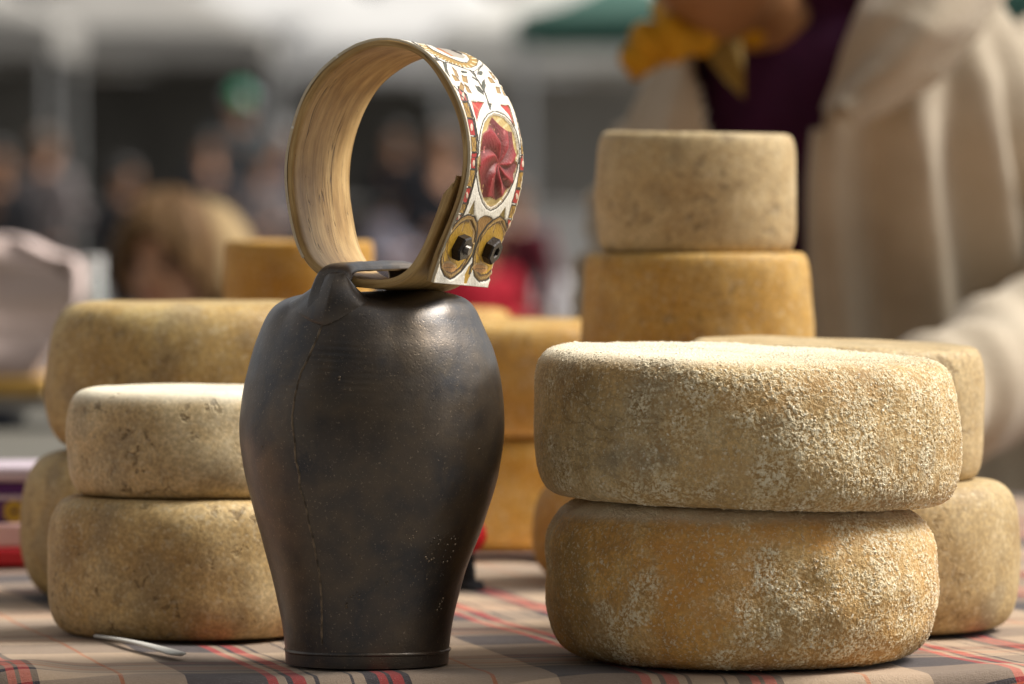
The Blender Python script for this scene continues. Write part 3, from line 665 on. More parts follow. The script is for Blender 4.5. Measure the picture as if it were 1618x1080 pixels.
# leaves, stem and diamonds
for ln, w_ in [([(310, 235), (380, 262), (460, 290), (530, 312), (560, 290), (610, 240)], 1.0), ([(610, 240), (680, 265), (740, 320), (785, 390)], 1.0), ([(545, 200), (600, 240), (640, 262)], 1.6), ([(560, 335), (565, 300), (600, 262)], 1.4),
               ([(500, 300), (540, 345), (570, 395), (610, 460), (635, 530), (655, 600)], 1.5), ([(520, 355), (560, 382)], 1.8), ([(50, 80), (130, 128), (210, 170), (250, 215), (300, 240)], 1.4), ([(125, 110), (180, 150), (290, 215)], 1.2)]:
    fill(near_line(c2_(ln), w_), BLK)
for pts in ([(290, 240), (318, 240), (325, 300), (348, 358), (310, 310)], [(595, 390), (612, 372), (622, 420), (608, 468), (592, 440)], [(540, 418), (575, 430), (606, 470), (606, 490), (560, 458)], [(425, 305), (470, 308), (478, 322), (440, 322)], [(635, 552), (668, 558), (660, 604)], [(218, 200), (262, 225), (240, 228)], [(525, 310), (545, 335), (555, 370), (530, 340)]):
    fill(inside(c2_(pts)), GRN, -.0004); fill(near_line(c2_(pts), .6, True), BLK)
fill(inside([(640 + (583 + 17 * math.cos(t)) / 4.91, 50 + (322 + 19 * math.sin(t)) / 4.91) for t in np.linspace(0, 6.28, 16)]), GRN, -.0003)
for pts in ([(358, 268), (395, 305), (417, 358), (385, 332)], [(358, 333), (395, 343), (422, 382), (385, 382)], [(438, 338), (477, 350), (484, 398), (445, 385)], [(430, 393), (457, 420), (452, 462), (418, 436)], [(455, 403), (490, 430), (514, 478), (480, 467)],
            [(643, 303), (680, 330), (702, 378), (675, 357)], [(637, 353), (670, 360), (697, 398), (660, 397)], [(723, 370), (765, 390), (770, 427), (726, 407)], [(698, 426), (728, 430), (742, 482), (713, 477)], [(738, 428), (780, 455), (799, 503), (763, 492)]):
    fill(inside(c2_(pts)), (.33, .20, .065), -.0006); fill(near_line(c2_(pts), .6, True), BRN)
# upper rosette at the crown of the collar
ro = c2_([(90, 88), (140, 130), (200, 172), (270, 208), (350, 243), (440, 275), (505, 283), (552, 262), (566, 225), (535, 185), (470, 150), (380, 122), (270, 96)])
ri = c2_([(150, 96), (210, 140), (290, 178), (370, 212), (430, 236), (480, 240), (500, 215), (475, 180), (420, 155), (330, 125), (240, 100)])
fill(inside(ro), OCH, -.0003); fill(near_line(ro, .9, True), BLK)
cro = np.array(ro).mean(0)
rd = dense(ro + [ro[0]], 120)
for i in range(0, 120, 4):
    p = rd[i]; q_ = cro + (p - cro) * .80; fill(near_line([tuple(cro + (p - cro) * .97), tuple(q_)], 1.0), (.72, .62, .42), -.0001)
fill(inside(ri), (.72, .66, .55), -.0002); fill(near_line(ri, .8, True), BLK)
ri2 = c2_([(200, 104), (260, 140), (330, 168), (400, 196), (450, 208), (468, 192), (430, 165), (350, 134), (270, 108)])
fill(inside(ri2), (.34, .30, .25), -.0006)
fill(inside(c2_([(225, 103), (300, 140), (385, 188), (400, 196), (350, 185), (260, 138)])), (.42, .12, .03), -.0009); fill(near_line(c2_([(240, 98), (340, 130), (440, 172)]), 1.0), BLK)
# medallion
mo = c2_([(680, 620), (640, 640), (605, 690), (583, 770), (572, 850), (565, 950)]) + c3_([(498, 0), (497, 60), (503, 150), (520, 255), (548, 340), (580, 388), (612, 404), (655, 385), (700, 345), (745, 280), (788, 185), (815, 100), (832, 10)]) + c2_([(888, 960), (882, 870), (862, 780), (825, 700), (770, 645), (720, 622)])
cmo = np.array([789.0, 256.0])
def shrink(pts, kx, ky=None): ky = ky or kx; return [(cmo[0] + (a - cmo[0]) * kx, cmo[1] + (b - cmo[1]) * ky) for a, b in pts]
fill(near_line(mo, 1.3, True), BLK, -.0004)
fill(near_line(shrink(mo, .93, .955), .8, True), (.30, .22, .12))
gm = inside(shrink(mo, .90, .935)); fill(gm, (.46, .33, .12), -.0010)
fill(gm & (((PX * .8 + PY * .9) % 17) < 5), (.58, .46, .22))
fill(gm & (PY > 325), (.20, .10, .02)); fill(gm & (PY > 312) & (PX > 800), (.40, .24, .06))
tips = [(778.5, 184), (797, 205), (810, 207.5), (811, 232), (817, 262), (811, 274), (806, 294), (795, 306), (785.5, 316), (774, 311), (764, 312.5), (761, 292), (756.5, 270), (760, 245), (763, 211), (770, 205)]
fl_ = inside(tips)
ca = np.array([789.7, 257.8]); dx_ = (PX - ca[0]) / 30.0; dy_ = (PY - ca[1]) / 66.0; rho = np.hypot(dx_, dy_) + 1e-6; al = np.arctan2(dy_, dx_)
# 7 curved petals: bright ridge falling to a dark groove
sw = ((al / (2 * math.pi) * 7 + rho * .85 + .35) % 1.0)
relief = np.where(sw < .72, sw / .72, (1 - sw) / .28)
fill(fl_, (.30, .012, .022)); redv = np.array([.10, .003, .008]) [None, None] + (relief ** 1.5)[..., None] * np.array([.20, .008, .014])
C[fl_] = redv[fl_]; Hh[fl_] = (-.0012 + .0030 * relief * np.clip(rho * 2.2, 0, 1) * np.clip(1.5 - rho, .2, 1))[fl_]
sp2 = fl_ & (waves(PX / 14, PY / 30, PX * 0, 2.2, 8) > 1.5); C[sp2] = (.42, .10, .10)
fill(near_line(tips, .7, True), (.22, .10, .03))
# carved ovals round the nuts
def ov(cpts, cen_, k1, k2=None): k2 = k2 or k1; return [(cen_[0] + (a - cen_[0]) * k1, cen_[1] + (b - cen_[1]) * k2) for a, b in cpts]
ovl = [(440, 437), (490, 450), (512, 500), (515, 560), (500, 660), (480, 740), (440, 810), (385, 880), (330, 925), (300, 938), (255, 910), (228, 850), (225, 790), (240, 730), (255, 650), (290, 580), (340, 510), (390, 460)]
ovr = [(690, 450), (730, 480), (750, 560), (742, 650), (715, 740), (685, 820), (640, 890), (585, 945), (525, 955), (490, 915), (475, 840), (478, 770), (500, 690), (535, 600), (590, 520), (640, 475)]
mid = c3_([(512, 500), (525, 465), (570, 442), (615, 455), (640, 485), (580, 540), (530, 620), (505, 690), (490, 700)])
fill(inside(mid), (.30, .15, .03), -.0006); fill(near_line(mid, 1.0, True), BLK)
for tr in ([(487, 322), (438, 425), (484, 440)], [(727, 375), (680, 445), (722, 480)]): fill(inside(c3_(tr)), (.22, .15, .03), -.0006)
fill(inside(c3_([(462, 815), (480, 850), (455, 900), (425, 968), (405, 968), (412, 900), (440, 840)])), GOLD, -.0004); fill(near_line(c3_([(468, 820), (450, 895), (455, 880)]), 2.2), BLK, -.0006)
for ovp, cn in ((ovl, (372, 690)), (ovr, (612, 700))):
    fill(inside(c3_(ovp)), (.25, .135, .03), -.0003); fill(near_line(c3_(ovp), 1.8, True), BLK, -.0008)
    fill(near_line(c3_(ov(ovp, cn, .90)), .9, True), (.45, .30, .10)); fill(near_line(c3_(ov(ovp, cn, .82)), 1.4, True), (.06, .03, .01), -.0008)
    fill(inside(c3_(ov(ovp, cn, .78))), GOLD, -.0010)
    fill(near_line(c3_([(cn[0] + 88, cn[1] - 205), (cn[0] + 125, cn[1] - 120), (cn[0] + 115, cn[1] - 40)]), 2.2), (.05, .025, .01), -.0014)
    fill(near_line(c3_([(cn[0] + 50, cn[1] - 195), (cn[0] + 30, cn[1] - 120)]), 1.2), BRN, -.0012)
    fill(near_line(c3_([(cn[0] - 70, cn[1] - 90), (cn[0] - 92, cn[1] + 40), (cn[0] - 60, cn[1] + 110)]), 1.1), BRN, -.0012)
    fill(near_line(c3_([(cn[0] + 62, cn[1] + 95), (cn[0] + 20, cn[1] + 170)]), 1.6), BRN, -.0012)
    mt = (cn[0] - 70, cn[1] + 155)
    el = [(mt[0] + 55 * math.cos(t) + 10 * math.sin(t), mt[1] + 36 * math.sin(t)) for t in np.linspace(0, 6.28, 18)]
    fill(inside(c3_(el)), (.50, .24, .07), -.0010); fill(near_line(c3_(el[9:]), 2.0), BLK, -.0014); fill(near_line(c3_([(mt[0] - 45, mt[1] + 5), (mt[0] + 45, mt[1] + 2)]), .9), BRN)
# wear of the white paint
wn_ = waves(SG, TG * W, SG * 0, 120, 31); wn2 = waves(SG, TG * W, SG * 0, 400, 33)
white_m = (C.min(-1) > .6)
C[white_m] *= (1 - .05 * np.clip(wn_, 0, 2) - .03 * np.clip(wn2, 0, 2))[white_m][:, None]
C[white_m & (wn2 > 2.3)] = (.30, .24, .16)
edge_w = (TG < .014 + .006 * wn_) | (TG > .986 - .006 * wn_); C[edge_w] = (.60, .50, .34)
Hh += .00006 * wn2
# smooth the relief a little
for _ in range(2):
    Hp = np.pad(Hh, 1, mode='edge'); Hh = (Hp[1:-1, 1:-1] * 2 + Hp[:-2, 1:-1] + Hp[2:, 1:-1] + Hp[1:-1, :-2] + Hp[1:-1, 2:]) / 6
pts3 = band_pt(SG, TG, Hh + .0004)
# skirt down to the wood all round
def ring_rows(A_): return A_
pad = np.pad(np.arange(ns_ * ntp).reshape(ns_, ntp), 1, mode='edge')
SGp, TGp, Hp = np.pad(SG, 1, mode='edge'), np.pad(TG, 1, mode='edge'), np.pad(Hh + .0004, 1, mode='edge').copy()
Hp[0, :] = Hp[-1, :] = Hp[:, 0] = Hp[:, -1] = -.0011
Cp = np.pad(C, ((1, 1), (1, 1), (0, 0)), mode='edge')
pv = band_pt(SGp, TGp, Hp).reshape(-1, 3) - np.array(co_l)
pm_ = mesh_np('painted_face', pv, grid_faces(ns_ + 2, ntp + 2))
ca_ = pm_.color_attributes.new('pigment', 'FLOAT_COLOR', 'POINT')
ca_.data.foreach_set('color', np.concatenate([Cp.reshape(-1, 3), np.ones((Cp.shape[0] * Cp.shape[1], 1))], 1).ravel().astype(np.float32))
pt = M('painted_wood'); at_ = pt.n('ShaderNodeAttribute'); at_.attribute_name = 'pigment'
po = pt.co.outputs['Object']
pcx = pt.mix(pt.math('MULTIPLY', pt.sstep(pt.noise(po, 900, 3, .7), .52, .72), .30), at_.outputs['Color'], (.10, .06, .03))
pcx = pt.mix(pt.math('MULTIPLY', pt.noise(po, 160, 3), .12), pcx, (.45, .33, .18))
pt.P(Base_Color=pcx, Roughness=.48); pt.b.inputs['Specular IOR Level'].default_value = .3; pt.bump(pt.noise(po, 800, 3), .0003)
obj('painted_face', pm_, pt.m, collar, smooth=True)
# ---- nuts and bolts
nutm = simple('dark_nut_steel', (.022, .016, .013), .38, .5, .3, 300, .0003, 900)
boltm = simple('bolt_steel', (.16, .14, .12), .4, .8, .3, 200)
def st_of(px, py):
    d = (PXv - px) ** 2 + (PYv - py) ** 2; i = np.unravel_index(np.argmin(d), d.shape); return SG[i], TG[i]
for (a, b, rot, bolt) in ((392, 688, .15, True), (628, 712, .5, False)):
    s_, t_ = st_of(650 + a / 4.91, 250 + b / 4.91); s_, t_ = float(s_), float(t_) - .05
    c0 = Vector(band_pt(np.array(s_), np.array(t_), np.array(-.0010))); c1 = Vector(band_pt(np.array(s_), np.array(t_), np.array(1.0)))
    nz = (c1 - c0).normalized(); Mx = Matrix.Translation(c0 - co_l) @ nz.to_track_quat('Z', 'Y').to_matrix().to_4x4() @ Matrix.Rotation(rot, 4, 'Z')
    bm = bmesh.new(); prof = [(.0030, 0), (.0064, 0), (.0064, .0046), (.0057, .0054), (.0032, .0054), (.0028, .0046), (.0028, .001)]
    rings = [[bm.verts.new(Mx @ Vector((r_ / (math.cos(math.pi / 6) if 0 < k2_ < 4 else 1) * math.cos(k_ * math.pi / 3), r_ / (math.cos(math.pi / 6) if 0 < k2_ < 4 else 1) * math.sin(k_ * math.pi / 3), z_))) for k_ in range(6)] for k2_, (r_, z_) in enumerate(prof)]
    for i in range(len(rings) - 1):
        for k_ in range(6): bm.faces.new((rings[i][k_], rings[i][(k_ + 1) % 6], rings[i + 1][(k_ + 1) % 6], rings[i + 1][k_]))
    nut = obj('hex_nut', bm, nutm, collar)
    nut['label'] = 'dark hex nut with the bolt end standing out' if bolt else 'dark hex nut with an open centre'
    bm = bmesh.new(); top_z = .0078 if bolt else .0036
    nseg = 16
    for z_ in np.arange(0, top_z, .0008):
        bm_cyl(bm, Mx @ Vector((0, 0, z_)), Mx @ Vector((0, 0, z_ + .0007)), .0026, .0023, nseg)
    obj('bolt', bm, boltm if bolt else nutm, nut)
# ================================================================== people
def skin_eval(name, verts, edges, rads, sub=2, root=0):
    me = bpy.data.meshes.new(name); me.from_pydata([tuple(v) for v in verts], edges, []); o = bpy.data.objects.new(name, me); col.objects.link(o)
    sk = o.modifiers.new('skin', 'SKIN'); sk.use_smooth_shade = True
    if not me.skin_vertices: bpy.context.view_layer.objects.active = o; bpy.ops.mesh.customdata_skin_add()
    for i, r_ in enumerate(rads):
        rx = r_ if hasattr(r_, '__len__') else (r_, r_); me.skin_vertices[0].data[i].radius = rx
        me.skin_vertices[0].data[i].use_root = (i == root)
    sb = o.modifiers.new('sub', 'SUBSURF'); sb.levels = sub; sb.render_levels = sub
    dg = bpy.context.evaluated_depsgraph_get(); dg.update(); m = bpy.data.meshes.new_from_object(o.evaluated_get(dg)); m.name = name
    bpy.data.objects.remove(o); bpy.data.meshes.remove(me); return m
def head_bm(center, yaw, pitch, s=1.0, roll=0.0, child=False):
    """a head with brow, eye hollows, nose, lips, chin and ears; faces local -Y before turning"""
    nu, nv = 72, 56; V = []
    for i in range(nu):
        th_ = 2 * math.pi * i / nu
        for j in range(nv):
            ph = -math.pi / 2 + math.pi * (j + .5) / nv
            x = math.cos(ph) * math.sin(th_); y = -math.cos(ph) * math.cos(th_); z = math.sin(ph)
            X_h = .074 * x * (1 - .16 * max(0, -z) ** 1.3); Y_h = .094 * y + .004; Z_h = .112 * z
            fr = max(0, -y)
            g = lambda cx, cz, sx, sz: math.exp(-((x - cx) / sx) ** 2 - ((z - cz) / sz) ** 2) * (fr > .2)
            Y_h += .010 * fr * max(0, -z)                                        # flat lower face
            Y_h -= .021 * g(0, -.22, .13, .17) + .007 * g(0, -.02, .12, .22)      # nose
            for sx in (-1, 1): Y_h += .011 * g(sx * .36, .04, .20, .13); Y_h -= .004 * g(sx * .45, -.30, .25, .22)
            Y_h -= .005 * g(0, .20, .6, .10)                                      # brow
            Y_h -= .008 * g(0, -.52, .24, .06) + .007 * g(0, -.64, .22, .06) - .006 * g(0, -.58, .30, .025)
            Y_h -= .012 * g(0, -.86, .3, .16)
            V.append(Vector((X_h, Y_h, Z_h)))
    F = grid_faces(nu, nv, True).tolist(); n0 = len(V)
    V.append(Vector((0, 0, -.112))); V.append(Vector((0, 0, .112)))
    F = [tuple(f) for f in F]
    for i in range(nu):
        F.append((n0, ((i + 1) % nu) * nv, i * nv)); F.append((n0 + 1, i * nv + nv - 1, ((i + 1) % nu) * nv + nv - 1))
    for sx in (-1, 1):                                                             # ears
        b0 = len(V)
        for i in range(12):
            a = 2 * math.pi * i / 12
            for (k_, ox) in ((.7, 0.0), (1.0, .009), (.75, .014)):
                V.append(Vector((sx * (.070 + ox), .008 + .015 * k_ * math.cos(a) + ox * .5, -.004 + .030 * k_ * math.sin(a))))
        for i in range(12):
            for q_ in range(2): F.append((b0 + i * 3 + q_, b0 + ((i + 1) % 12) * 3 + q_, b0 + ((i + 1) % 12) * 3 + q_ + 1, b0 + i * 3 + q_ + 1))
        F.append(tuple(b0 + i * 3 + 2 for i in range(12))); F.append(tuple(b0 + i * 3 for i in range(12))[::-1])
    Mx = Matrix.Translation(Vector(center)) @ Matrix.Rotation(yaw, 4, 'Z') @ Matrix.Rotation(pitch, 4, 'X') @ Matrix.Rotation(roll, 4, 'Y') @ Matrix.Scale(s, 4)
    return [Mx @ v for v in V], F, Mx
def fuse(name, meshes, vox):
    V, F = [], []
    for m in meshes:
        b0 = len(V)
        if isinstance(m, tuple): V += [tuple(v) for v in m[0]]; F += [tuple(i + b0 for i in f) for f in m[1]]
        else: V += [tuple(v.co) for v in m.vertices]; F += [tuple(i + b0 for i in p.vertices) for p in m.polygons]
    me = bpy.data.meshes.new(name); me.from_pydata(V, [], F); o = bpy.data.objects.new(name, me); col.objects.link(o)
    r_ = o.modifiers.new('r', 'REMESH'); r_.mode = 'VOXEL'; r_.voxel_size = vox
    s_ = o.modifiers.new('s', 'SMOOTH'); s_.factor = .5; s_.iterations = 2
    dg = bpy.context.evaluated_depsgraph_get(); dg.update(); m = bpy.data.meshes.new_from_object(o.evaluated_get(dg)); m.name = name
    bpy.data.objects.remove(o); bpy.data.meshes.remove(me)
    m.polygons.foreach_set('use_smooth', [True] * len(m.polygons)); return m
def hair_mesh(name, Mx, thick=.014, low=-.25, fringe=.35, back=-.9, s=1.0, seed=3):
    """a cap of hair over the head; `fringe` = how low (unit z) it comes on the forehead, `back` at the nape"""
    nu, nv = 96, 40; V = []; rs_ = np.random.RandomState(seed)
    st_ = rs_.normal(0, 1, nu); st_ = (st_ + np.roll(st_, 1)) * .5
    for layer in (0, 1):
        for i in range(nu):
            th_ = 2 * math.pi * i / nu; k_ = (1 - math.cos(th_)) / 2        # 0 at the face, 1 at the back
            side = math.sin(th_) ** 2
            zl = fringe * (1 - k_) + back * k_; zl = zl * (1 - side * .6) + low * side * .6 + .05 * st_[i]
            for j in range(nv):
                z = zl + (1 - zl) * (j / (nv - 1)) ** .8 * .9999
                z = min(z, .9999); cp_ = math.sqrt(max(0, 1 - max(z, -.45) ** 2)); t_ = thick if layer == 0 else .001
                t_ *= 1 + .16 * st_[i]
                x = cp_ * math.sin(th_); y = -cp_ * math.cos(th_)
                V.append(Mx @ Vector(((.076 + t_) * x, (.094 + t_) * y + .006, (.112 + t_) * z)))
    F = grid_faces(nu, nv, True).tolist(); n0 = nu * nv
    F = [tuple(f) for f in F] + [tuple(i + n0 for i in f)[::-1] for f in F]
    for i in range(nu): F.append((i * nv, ((i + 1) % nu) * nv, ((i + 1) % nu) * nv + n0, i * nv + n0))
    return mesh_np(name, V, F)
def hand(verts, edges, rads, wi, wrist, dirv, palm_n, s=1.0, curl=.35):
    """five fingers on a palm growing from vertex index wi"""
    d = Vector(dirv).normalized(); nrm = Vector(palm_n).normalized(); side = d.cross(nrm).normalized()
    pc = Vector(wrist) + d * .045 * s; verts.append(pc); rads.append((.030 * s, .014 * s)); pi_ = len(verts) - 1; edges.append((wi, pi_))
    pk = Vector(wrist) + d * .080 * s; verts.append(pk); rads.append((.032 * s, .012 * s)); ki = len(verts) - 1; edges.append((pi_, ki))
    for k_, (off, ln) in enumerate(((-.030, .062), (-.010, .074), (.010, .080), (.029, .070))):
        p = pk + side * off * s; prev = ki; dd = (d + side * off * 3).normalized()
        for q_ in range(3):
            p = p + dd * ln / 3 * s * (1.2 if q_ == 0 else .95); verts.append(p); rads.append(.0085 * s - q_ * .0008 * s); edges.append((prev, len(verts) - 1)); prev = len(verts) - 1
            dd = (dd - nrm * curl).normalized()
    p = pc + side * .026 * s; verts.append(p); rads.append(.012 * s); edges.append((pi_, len(verts) - 1)); prev = len(verts) - 1
    for q_ in range(2):
        p = p + (d * .7 + side * .6 - nrm * .3).normalized() * .030 * s; verts.append(p); rads.append(.0095 * s - q_ * .001); edges.append((prev, len(verts) - 1)); prev = len(verts) - 1

def person_parts(name, J, k=1.0, vox=.012, coat=1.0, long_coat=False, head_yaw=0.0, head_pitch=0.0, head_s=1.0, hair=None, sub=2, head_roll=0.0, fingers=True):
    """J = joints: pelvis, waist, chest, neck, head, and (l/r) sh, el, wr, hip, kn, an"""
    vs_, ed, rd = [], [], []
    def add(p, r_, par=None):
        vs_.append(Vector(p)); rd.append(r_); 
        if par is not None: ed.append((par, len(vs_) - 1))
        return len(vs_) - 1
    pe = add(J['pelvis'], (.125 * k, .10 * k)); wa = add(J['waist'], (.115 * k, .09 * k), pe); chh = add(J['chest'], (.135 * k, .10 * k), wa)
    nk0 = add(Vector(J['chest']).lerp(Vector(J['neck']), .72), (.075 * k, .065 * k), chh); nk = add(J['neck'], (.052 * k, .052 * k), nk0)
    add(Vector(J['neck']).lerp(Vector(J['head']), .62), (.050 * k, .050 * k), nk)
    for sd_ in 'lr':
        a = add(J['sh' + sd_], .058 * k, chh); b = add(J['el' + sd_], .041 * k, a); c_ = add(J['wr' + sd_], (.028 * k, .022 * k), b)
        if fingers:
            d = Vector(J['wr' + sd_]) - Vector(J['el' + sd_]); n_ = J.get('pn' + sd_, Vector((1 if sd_ == 'r' else -1, 0, .2)))
            hand(vs_, ed, rd, c_, J['wr' + sd_], d, n_, .95 * k)
        a = add(J['hip' + sd_], .088 * k, pe); b = add(J['kn' + sd_], .057 * k, a); c_ = add(J['an' + sd_], .038 * k, b); add(Vector(J['an' + sd_]) + Vector(J['foot']) * k, (.040 * k, .028 * k), c_)
    sm_ = skin_eval(name, vs_, ed, rd, 1)
    hv, hf, Mx = head_bm(J['head'], head_yaw, head_pitch, head_s, head_roll)
    body = fuse(name, [sm_, (hv, hf)], vox)
    # jacket
    v2, e2_, r2 = [], [], []
    def add2(p, r_, par=None):
        v2.append(Vector(p)); r2.append(r_)
        if par is not None: e2_.append((par, len(v2) - 1))
        return len(v2) - 1
    c = coat
    pe = add2(Vector(J['pelvis']) - Vector((0, 0, .28 * k if long_coat else .06 * k)), (.165 * k * c, .125 * k * c)); wa = add2(J['waist'], (.145 * k * c, .115 * k * c), pe); chh = add2(J['chest'], (.158 * k * c, .122 * k * c), wa)
    add2(Vector(J['chest']).lerp(Vector(J['neck']), .70), (.082 * k, .072 * k), chh)
    for sd_ in 'lr':
        a = add2(J['sh' + sd_], .076 * k * c, chh); b = add2(J['el' + sd_], .060 * k * c, a); add2(Vector(J['wr' + sd_]).lerp(Vector(J['el' + sd_]), .06), .044 * k * c, b)
    jm = skin_eval(name + '_jacket', v2, e2_, r2, sub)
    v2, e2_, r2 = [], [], []
    pe = add2(J['pelvis'], (.135 * k, .108 * k))
    for sd_ in 'lr':
        a = add2(J['hip' + sd_], .100 * k, pe); b = add2(J['kn' + sd_], .072 * k, a); add2(Vector(J['an' + sd_]) + Vector((0, 0, .02 * k)), .058 * k, b)
    tm = skin_eval(name + '_trousers', v2, e2_, r2, sub)
    sh = bmesh.new()
    for sd_ in 'lr':
        f_ = Vector(J['foot']) * k; a = Vector(J['an' + sd_]); ang_ = math.atan2(f_.x, -f_.y)
        bm_box(sh, a + f_ * .45 + Vector((0, 0, -.028 * k)), (.092 * k, .27 * k, .085 * k), rz=ang_, bev=.028 * k)
    shm = bpy.data.meshes.new('shoes'); sh.to_mesh(sh_m) if False else sh.to_mesh(shm); sh.free()
    hm_ = hair_mesh(name + '_hair', Mx, **(hair or {}))
    return body, jm, tm, shm, hm_, Mx
def standing(H=1.72, lean=0.0, arms=0, stride=.09, foot=(0, -.12, -.03)):
    k = H / 1.72; s = k
    J = dict(pelvis=(0, 0, .93 * s), waist=(0, -.01 * s, 1.08 * s), chest=(0, -.01 * s - lean * .1, 1.30 * s), neck=(0, .005 - lean * .2, 1.47 * s), head=(0, -.015 - lean * .25, 1.60 * s),
             shl=(-.175 * s, 0 - lean * .15, 1.39 * s), shr=(.175 * s, -lean * .15, 1.39 * s), foot=foot,
             hipl=(-.085 * s, 0, .86 * s), hipr=(.085 * s, 0, .86 * s), knl=(-.095 * s, -stride * .6, .48 * s), knr=(.095 * s, stride * .2, .48 * s), anl=(-.10 * s, -stride, .085 * s), anr=(.10 * s, stride, .085 * s))
    if arms == 0: J.update(ell=(-.235 * s, .02, 1.12 * s), wrl=(-.25 * s, -.05, .88 * s), elr=(.235 * s, .02, 1.12 * s), wrr=(.25 * s, -.05, .88 * s))
    elif arms == 1: J.update(ell=(-.24 * s, -.02, 1.12 * s), wrl=(-.13 * s, -.25, 1.12 * s), elr=(.235 * s, .03, 1.12 * s), wrr=(.25 * s, -.04, .88 * s))
    else: J.update(ell=(-.25 * s, -.03, 1.13 * s), wrl=(-.06 * s, -.22, 1.05 * s), elr=(.25 * s, -.03, 1.13 * s), wrr=(.09 * s, -.24, 1.12 * s))
    return J
def cloth_mat(name, c, rough=.85): return simple(name, c, rough, var=.18, scale=14, bump=.0006, bscale=260, spec=.2)
SKIN = simple('warm_skin', (.50, .25, .135), .55, var=.10, scale=30); SKIN2 = simple('tanned_skin', (.40, .19, .09), .55, var=.12, scale=30)
fabs = dict(grey=(.16, .16, .17), dark=(.018, .018, .022), black=(.012, .012, .014), maroon=(.10, .012, .02), red=(.42, .015, .03), blue=(.07, .10, .15), pinkgrey=(.20, .17, .165), lilac=(.48, .45, .52), brown=(.12, .08, .05), beige=(.42, .36, .28), green=(.04, .10, .07), white=(.62, .62, .62), slate=(.06, .07, .075))
FM = {k_: cloth_mat(k_ + '_cloth', c_) for k_, c_ in fabs.items()}
HM = {'brown': simple('brown_hair', (.08, .045, .022), .5, var=.5, scale=60), 'dark': simple('dark_hair', (.018, .013, .010), .5), 'grey': simple('grey_hair', (.26, .25, .24), .6), 'blond': simple('blond_hair', (.34, .22, .10), .5, var=.5, scale=60)}
TPL = [person_parts('person', standing(1.74, 0, a), 1.0, .014, head_yaw=yw, hair=dict(thick=.014, fringe=.45, low=-.1, back=-.7), sub=1) + (1.74,) for a, yw in ((0, .3), (1, -.5), (2, .9))]
def cap_mesh(Mx):
    bm = bmesh.new(); bmesh.ops.create_uvsphere(bm, u_segments=24, v_segments=14, radius=1.0)
    bmesh.ops.delete(bm, geom=[v for v in bm.verts if v.co.z < .18], context='VERTS')
    for v in bm.verts: v.co = Mx @ Vector((v.co.x * .094, v.co.y * .112 + .005, v.co.z * .122 + .010))
    g_ = bmesh.ops.create_cone(bm, cap_ends=True, segments=20, radius1=.078, radius2=.074, depth=.008, matrix=Mx @ Matrix.Translation((0, -.115, .030)) @ Matrix.Rotation(.18, 4, 'X'))
    return bm
def crowd(px, head_py, D, tpl, label, top, legs='dark', hair='brown', skin=None, yaw=0.0, H=None, cap=None, bag=None):
    """stand a visitor so that the crown of the head is where the photograph has it"""
    body, jm, tm, shm, hm_, Mx, h0 = TPL[tpl]
    zt = P(px, head_py, D); Ht = zt.z - GROUND; k = Ht / h0
    o = bpy.data.objects.new('person', body); col.objects.link(o)
    if not body.materials: body.materials.append(None)
    o.location = (zt.x, D, GROUND); o.scale = (k, k, k); o.rotation_euler = (0, 0, yaw)
    tag(o, label, 'person', 'visitors walking in the market behind the stall')
    o.material_slots[0].link = 'OBJECT'; o.material_slots[0].material = skin or SKIN
    for nm_, me_, mt_ in (('jacket', jm, FM[top]), ('trousers', tm, FM[legs]), ('shoes', shm, FM['black']), ('hair', hm_, HM[hair])):
        if nm_ == 'hair' and hair == 'none': continue
        if not me_.materials: me_.materials.append(None)
        c = bpy.data.objects.new(nm_, me_); col.objects.link(c); c.parent = o; c.material_slots[0].link = 'OBJECT'; c.material_slots[0].material = mt_
    if cap: obj('cap', cap_mesh(Mx), cap, o, smooth=True)
    return o
capm = M('green_white_cap'); cx_, cy_, cz_ = capm.sep(capm.co.outputs['Object'])
capm.P(Base_Color=capm.mix(capm.sstep(cx_, .035, .045), capm.mix(capm.sstep(cx_, -.06, -.05), (.45, .5, .5), (.02, .36, .17)), (.35, .38, .42)), Roughness=.8)
crowd(380, 138, 41, 0, 'visitor in a green and white cap and grey top, behind the child', 'slate', 'dark', 'brown', SKIN2, .2, cap=capm.m)
crowd(448, 196, 36, 1, 'visitor with grey hair and dark jacket just left of the collar', 'blue', 'dark', 'grey', SKIN2, -.3)
crowd(330, 215, 39, 1, 'visitor in dark coat left of the one with the green cap', 'dark', 'dark', 'dark', SKIN, .6)
crowd(415, 238, 31, 2, 'visitor with lilac grey pullover under the green cap', 'pinkgrey', 'dark', 'dark', SKIN2, .1)
crowd(196, 255, 27, 2, 'dark haired visitor in black above the child\'s head', 'black', 'black', 'dark', SKIN2, .4)
crowd(70, 205, 28, 1, 'visitor in pinkish grey coat turned away at the left', 'pinkgrey', 'dark', 'brown', SKIN, 2.6)
crowd(-5, 225, 24, 0, 'visitor in black at the left edge of the picture', 'black', 'black', 'dark', SKIN2, .2)
crowd(628, 200, 40, 0, 'visitor in dark coat seen through the collar opening', 'dark', 'dark', 'dark', SKIN2, -.3)
crowd(700, 196, 23, 1, 'brown haired visitor with reddish face seen through the collar', 'dark', 'dark', 'brown', SKIN, .3)
crowd(632, 300, 30, 2, 'child visitor in pale lilac top seen through the collar', 'lilac', 'dark', 'dark', SKIN2, 0)
crowd(815, 285, 20, 0, 'visitor in dark maroon jacket right of the collar', 'maroon', 'dark', 'brown', SKIN, -.5)
crowd(758, 350, 17, 2, 'small visitor in a red top below the painted collar end', 'red', 'red', 'dark', SKIN2, .3)
